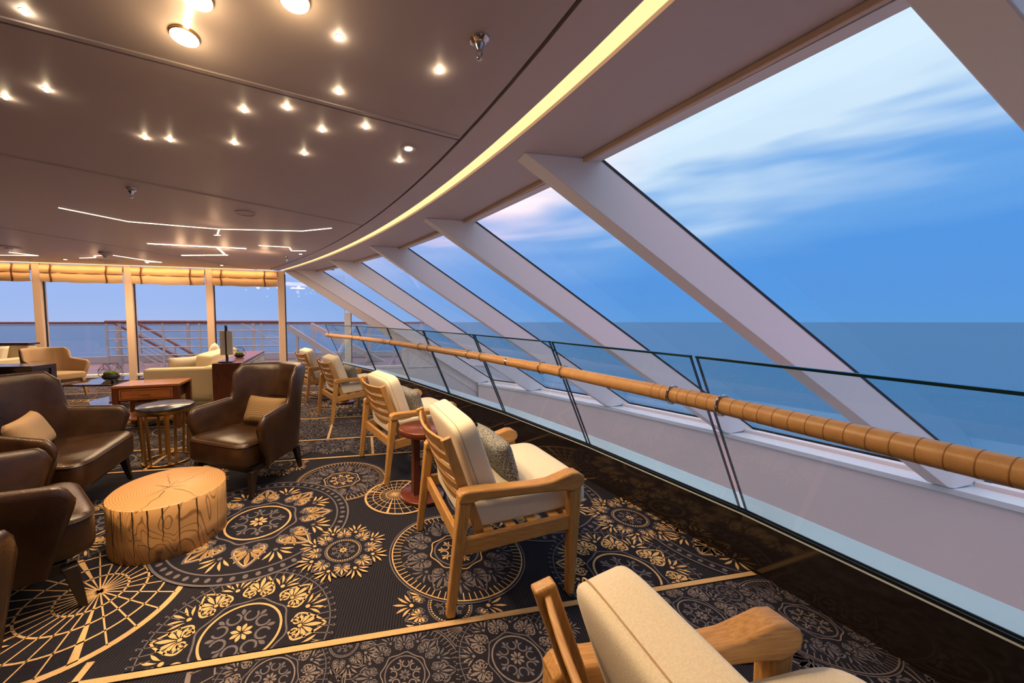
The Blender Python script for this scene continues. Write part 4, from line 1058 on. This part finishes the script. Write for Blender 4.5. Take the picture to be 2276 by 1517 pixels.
def lp(du, dz): 
    q_ = aa + du / r; return (r * math.cos(q_), r * math.sin(q_), .055 + dz)
for (u0, u1, v0, v1) in [(-.016, .016, .014, .016), (-.016, .016, -.016, -.014), (-.016, -.014, -.016, .016), (.014, .016, -.016, .016), (-.010, -.007, -.009, .009), (-.010, -.002, .006, .009), (-.004, -.001, -.009, .009), (.002, .005, -.009, .009), (.002, .010, -.001, .002), (.007, .010, -.009, .009), (-.010, -.002, -.001, .002)]:
    b.add([lp(u0, v0), lp(u1, v0), lp(u1, v1), lp(u0, v1)], [[0, 1, 2, 3]])
b.obj('branded_mark', 'crack', t, smooth=False)

# ================================================================ SIDE TABLES
def round_table(px, label, r=.172, h=.525):
    p = at(*px)
    t = thing('round_side_table', label, 'side table', (p.x, p.y, .004), .4, 'red-brown round side tables between the oak chairs')
    MB().lathe([(r - .006, h - .042), (r, h - .036), (r, h - .005), (r - .005, h)], 48).obj('table_top', 'redwood', t, ang=50)
    MB().lathe([(r - .012, 0), (r - .008, .004), (r - .008, .024), (r - .014, .028)], 48).obj('base', 'redwood', t, ang=50)
    MB().box(-.075, -.025, -.028, .028, .026, h - .04).obj('upright', 'redwood_z', t, bevel=.003)
    MB().box(.025, .075, -.028, .028, .026, h - .04).obj('upright', 'redwood_z', t, bevel=.003)
round_table((938, 1103), 'red-brown round wooden side table between the two nearest whole oak chairs')
round_table((765, 894), 'far red-brown round wooden side table between the two farthest oak chairs', h=.555)
p = at(368, 898.5, .535)
t = thing('marble_side_table', 'small round dark marble table on flat brass legs', 'side table', (p.x, p.y, .004), .3)
r = .222
MB().lathe([(r - .004, .505), (r, .510), (r, .528), (r - .004, .532)], 56).obj('marble_top', 'marble', t, ang=50)
ring = [(r - .004, .470), (r - .004, .505), (r - .016, .505), (r - .016, .470), (r - .004, .470)]
def ringmesh(prof, n=56):
    b = MB(); b.grid(lambda u, v: Vector((prof[int(round(v * 4))][0] * math.cos(2 * PI * u), prof[int(round(v * 4))][0] * math.sin(2 * PI * u), prof[int(round(v * 4))][1])), n, 5, cu=True); return b
ringmesh(ring).obj('top_ring', 'brass', t, fix=True)
ringmesh([(r - .03, 0), (r - .03, .018), (r - .045, .018), (r - .045, 0), (r - .03, 0)]).obj('foot_ring', 'brass', t, fix=True)
for i in range(12):
    a = 2 * PI * (i // 2) / 6 + (.13 if i % 2 else -.13); ca, sa = math.cos(a), math.sin(a)
    P = lambda rr, w, z: (rr * ca - w * sa, rr * sa + w * ca, z)
    MB().hexa([P(r - .042, -.012, .0), P(r - .032, -.012, .0), P(r - .032, .012, .0), P(r - .042, .012, .0)], [P(r - .016, -.012, .475), P(r - .006, -.012, .475), P(r - .006, .012, .475), P(r - .016, .012, .475)]).obj('leg', 'brass', t, bevel=.001)

# ================================================================ SOFA, CREDENZA, END TABLE
fs = Vector((-.953, -.302, 0)); bs = Vector((-.302, .953, 0))
cn = Vector((-2.89, 4.64, 0))                       # near corner of the credenza on the sofa side
org = cn + fs * .05 + bs * .42
t = thing('sofa', 'cream fabric sofa backed against the dark sideboard', 'sofa', (*org[:2], .003), facing(*fs[:2]))
LS = 2.15; DS = .88
MB().box(0, DS - .04, -LS, 0, .10, .30).obj('base', 'sofa', t, bevel=.02)
MB().box(0, .17, -LS + .01, -.01, .10, .665).obj('back_frame', 'sofa', t, bevel=.03, seg=3)
for y0, y1 in ((-.19, 0), (-LS, -LS + .19)):
    MB().box(.005, DS, y0, y1, .08, .655).obj('arm', 'sofa', t, bevel=.03, seg=3)
for k in range(2):
    yc = -.19 - (LS - .38) * (k + .5) / 2
    MB().sup((.53, yc, .38), (.36, (LS - .38) / 4 - .004, .085), .25, .2).obj('seat_cushion', 'sofa', t, ang=180)
    bc = MB().sup((.225, yc, .625), (.105, (LS - .38) / 4 - .004, .195), .22, .18, rot=ry(-6)).obj('back_cushion', 'sofa', t, ang=180)
for x in (.06, DS - .10):
    for y in (-.06, -LS + .06): MB().box(x - .025, x + .025, y - .025, y + .025, 0, .10).obj('leg', 'darkleg', t)
def local_pt(o, f, x, y, z): a = facing(f[0], f[1]); return Vector((o[0] + x * math.cos(a) - y * math.sin(a), o[1] + x * math.sin(a) + y * math.cos(a), z)), a
p, a = local_pt(org, fs, .50, -.40, .635)
t = thing('sofa_pillow', 'cream pillow leaning inside the near arm of the sofa', 'pillow', p, a - 1.0)
MB().pillow((0, 0, 0), .46, .34, .075, ry(-24)).obj('cover', 'cream', t, ang=60, fix=True)
p, a = local_pt(org, fs, .47, -LS + .46, .69)
t = thing('sofa_pillow', 'pale pillow at the far end of the sofa, peeking above its back', 'pillow', p, a + .3)
MB().pillow((0, 0, 0), .46, .46, .075, ry(-16)).obj('cover', 'cream', t, ang=60, fix=True)
# credenza
fc = -fs                                            # its lattice side faces the windows
t = thing('credenza', 'long dark wood sideboard with openwork lattice front behind the sofa', 'sideboard', (*cn[:2], .003), facing(*fc[:2]))
LC, DC, HC = 2.12, .345, .75
MB().box(0, DC - .02, .018, LC - .018, .06, HC - .03).obj('carcass', 'black', t)
MB().box(0, DC + .004, 0, LC, HC - .035, HC).obj('table_top', 'redwood', t, bevel=.003)
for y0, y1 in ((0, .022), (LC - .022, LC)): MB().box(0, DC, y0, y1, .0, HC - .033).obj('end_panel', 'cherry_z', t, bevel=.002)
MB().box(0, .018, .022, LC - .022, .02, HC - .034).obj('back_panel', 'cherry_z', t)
for k in range(4):
    y0 = .026 + k * (LC - .052) / 4; y1 = y0 + (LC - .052) / 4 - .006
    d = MB(); xf0, xf1 = DC - .018, DC
    d.box(xf0, xf1, y0, y0 + .018, .05, HC - .04); d.box(xf0, xf1, y1 - .018, y1, .05, HC - .04); d.box(xf0, xf1, y0, y1, HC - .058, HC - .04); d.box(xf0, xf1, y0, y1, .05, .068)
    door = d.obj('door', 'rafter', t, smooth=False)
    l = MB(); nc, nr = 4, 13; cw = (y1 - y0 - .036) / nc; chh = (HC - .126) / nr
    for i in range(nc):
        a0 = y0 + .018 + i * cw
        if i: l.box(xf0 + .003, xf1 - .003, a0 - .004, a0 + .004, .068, HC - .058)
        for j in range(nr):
            z0 = .068 + j * chh
            if j: l.box(xf0 + .004, xf1 - .004, a0, a0 + cw, z0 - .003, z0 + .003)
            l.bar((DC - .009, a0 + .004, z0 + .004), (DC - .009, a0 + cw - .004, z0 + chh - .004), .008, .007, up=(1, 0, 0))
    l.obj('lattice', 'rafter', door, smooth=False)
# lamp on the credenza
p = cn + fc * .15 + bs * .14
t = thing('table_lamp', 'table lamp with twin black posts and rectangular linen shade', 'lamp', (*p[:2], HC + .003), facing(*fc[:2]))
MB().box(-.085, .085, -.10, .10, 0, .018).obj('base_plate', 'ebony', t, bevel=.002)
MB().box(-.007, .007, -.045, -.030, .018, .50).obj('post', 'black', t); MB().box(-.007, .007, .03, .045, .018, .50).obj('post', 'black', t)
MB().box(-.007, .007, -.03, .03, .485, .50).obj('cross_bar', 'black', t)
sh = MB(); 
for x0, x1, y0, y1 in ((-.075, .075, -.022, -.019), (-.075, .075, .019, .022), (-.075, -.072, -.019, .019), (.072, .075, -.019, .019)): sh.box(x0, x1, y0, y1, .10, .42)
sh.obj('shade', 'shade', t, smooth=False)
def terrarium(p, label, s=1., rz=0.):
    t = thing('glass_terrarium', label, 'terrarium', p, rz)
    rings = [(.045, 0), (.10, .05), (.095, .11), (.055, .165)]
    pts = [[(r * s * math.cos(2 * PI * (i + .5 * (k % 2)) / 5), r * s * math.sin(2 * PI * (i + .5 * (k % 2)) / 5), z * s) for i in range(5)] for k, (r, z) in enumerate(rings)]
    b = MB(); seg = lambda a, c: b.tube([a, c], .0018 * max(s, .9), 5)
    for k in range(4):
        for i in range(5):
            if k in (0, 2, 3): seg(pts[k][i], pts[k][(i + 1) % 5])
            if k < 3:
                seg(pts[k][i], pts[k + 1][i]); seg(pts[k][i], pts[k + 1][(i - 1) % 5] if k % 2 == 0 else pts[k + 1][(i + 1) % 5])
    b.obj('wire_frame', 'black', t)
    MB().sup((0, 0, .035 * s), (.07 * s, .07 * s, .032 * s), .8, 1.).obj('soil', 'soil', t)
    for i in range(5):
        a = i * 1.3; MB().sup((.032 * s * math.cos(a), .032 * s * math.sin(a), .066 * s), (.03 * s, .028 * s, .022 * s), 1, 1, 14, 8).obj('moss_clump', 'moss', t)
p = cn + fc * .17 + bs * .82
terrarium((*p[:2], HC + .003), 'small geometric wire terrarium with moss on the sideboard', .95)
# end table
xe = Vector((.953, .302, 0)); ce = Vector((-3.47, 4.40, 0))
t = thing('end_table', 'cherry wood end table with a drawer beside the sofa arm', 'table', (*ce[:2], .003), math.atan2(xe.y, xe.x))
we, de, he = .34, .235, .55
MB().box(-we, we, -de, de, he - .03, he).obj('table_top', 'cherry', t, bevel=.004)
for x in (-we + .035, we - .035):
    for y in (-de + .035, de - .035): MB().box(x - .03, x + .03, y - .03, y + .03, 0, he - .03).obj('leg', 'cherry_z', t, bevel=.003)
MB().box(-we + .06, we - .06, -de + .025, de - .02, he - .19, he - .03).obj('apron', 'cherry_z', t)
dr = MB().box(-we + .07, we - .07, -de + .008, -de + .03, he - .175, he - .04).obj('drawer', 'cherry', t, bevel=.003)
for z in (he - .158, he - .058): MB().box(-we + .09, we - .09, -de + .004, -de + .009, z, z + .003).obj('moulding', 'cherry_z', dr)
for x in (-we + .09, we - .093): MB().box(x, x + .003, -de + .004, -de + .009, he - .158, he - .055).obj('moulding', 'cherry_z', dr)
MB().bar((-.05, -de - .012, he - .107), (.05, -de - .012, he - .107), .008, .010).obj('handle', 'brass', dr, bevel=.002)
MB().box(-we + .02, we - .02, -de + .02, de - .02, .13, .155).obj('shelf', 'cherry', t, bevel=.003)
b = MB().box(-.17, -.01, -.10, .10, .158, .30)
t2 = thing('storage_box', 'small tan box on the shelf of the end table', 'box', (*ce[:2], .003), math.atan2(xe.y, xe.x))
b.obj('body', 'tan', t2, bevel=.004); MB().box(-.173, -.007, -.103, .103, .30, .325).obj('lid', 'tan', t2, bevel=.003)
# glass coffee table
g0 = at(140, 855, .42); g1 = at(246, 854, .42)
xd = (g1 - g0); wd = .80; xd.normalize(); yd = Vector((-xd.y, xd.x, 0))
ca_ = (g0 + g1) / 2
t = thing('glass_coffee_table', 'black framed glass coffee table in front of the sofa', 'table', (ca_.x, ca_.y, .003), math.atan2(xd.y, xd.x))
hw = (g1 - g0).length / 2 + .03; dd = .85
MB().box(-hw, hw, 0, dd, .408, .418).obj('glass_top', 'tableglass', t, bevel=.001)
fr = MB()
for y in (.01, dd - .01): fr.bar((-hw, y, .400), (hw, y, .400), .018, .016)
for x in (-hw + .01, hw - .01): fr.bar((x, 0, .400), (x, dd, .400), .018, .016)
fr.obj('frame', 'black', t, smooth=False)
MB().box(-hw + .05, hw - .02, .05, dd - .05, .10, .108).obj('lower_shelf', 'tableglass', t)
for x in (-hw + .01, hw - .01):
    for y in (.01, dd - .01): MB().box(x - .009, x + .009, y - .009, y + .009, 0, .40).obj('leg', 'black', t)
p = at(247, 844, .42)
terrarium((p.x, p.y, .424), 'geometric wire terrarium with moss on the glass coffee table', 1.5, .4)
# ebony console
p1 = at(70, 814, .66); 
t = thing('ebony_console', 'dark ebony wood console table at the picture edge', 'console', (p1.x, p1.y, .003), .15)
MB().box(-2.2, 0, 0, .40, .60, .66).obj('table_top', 'ebony', t, bevel=.003)
MB().box(-2.15, -.02, .03, .37, .53, .60).obj('apron', 'ebony', t)
for x in (-2.2, -.09):
    for y in (0, .31): MB().box(x, x + .09, y, y + .09, 0, .60).obj('leg', 'ebony', t, bevel=.003)
MB().box(-2.1, -.05, .30, .33, .12, .60).obj('modesty_panel', 'ebony', t)
# far sofa with dark rail
ps = Vector((-8.9, 6.75, 0))
t = thing('far_sofa', 'yellow-lit cream sofa beyond the ebony console at the picture edge', 'sofa', (*ps[:2], .003), -PI / 2 + .12)
MB().box(-.45, .45, -.85, .85, .08, .42).obj('seat_base', 'sofa', t, bevel=.03)
MB().box(-.45, -.25, -.85, .85, .40, .84).obj('backrest', 'sofa', t, bevel=.04, seg=3)
MB().box(-.47, -.23, -.88, .88, .845, .88).obj('top_rail', 'ebony', t, bevel=.006)
for y in (-.85, .70): MB().box(-.45, .45, y, y + .15, .08, .60).obj('arm', 'sofa', t, bevel=.03)
for x in (-.40, .40):
    for y in (-.80, .80): MB().box(x - .03, x + .03, y - .03, y + .03, 0, .09).obj('leg', 'darkleg', t)
t = thing('sofa_pillow', 'cream pillow on the far sofa at the picture edge', 'pillow', (ps.x + .35, ps.y + .08, .635), -PI / 2 + .12)
MB().pillow((-.05, 0, 0), .55, .40, .08, ry(-14)).obj('cover', 'cream', t, ang=60, fix=True)
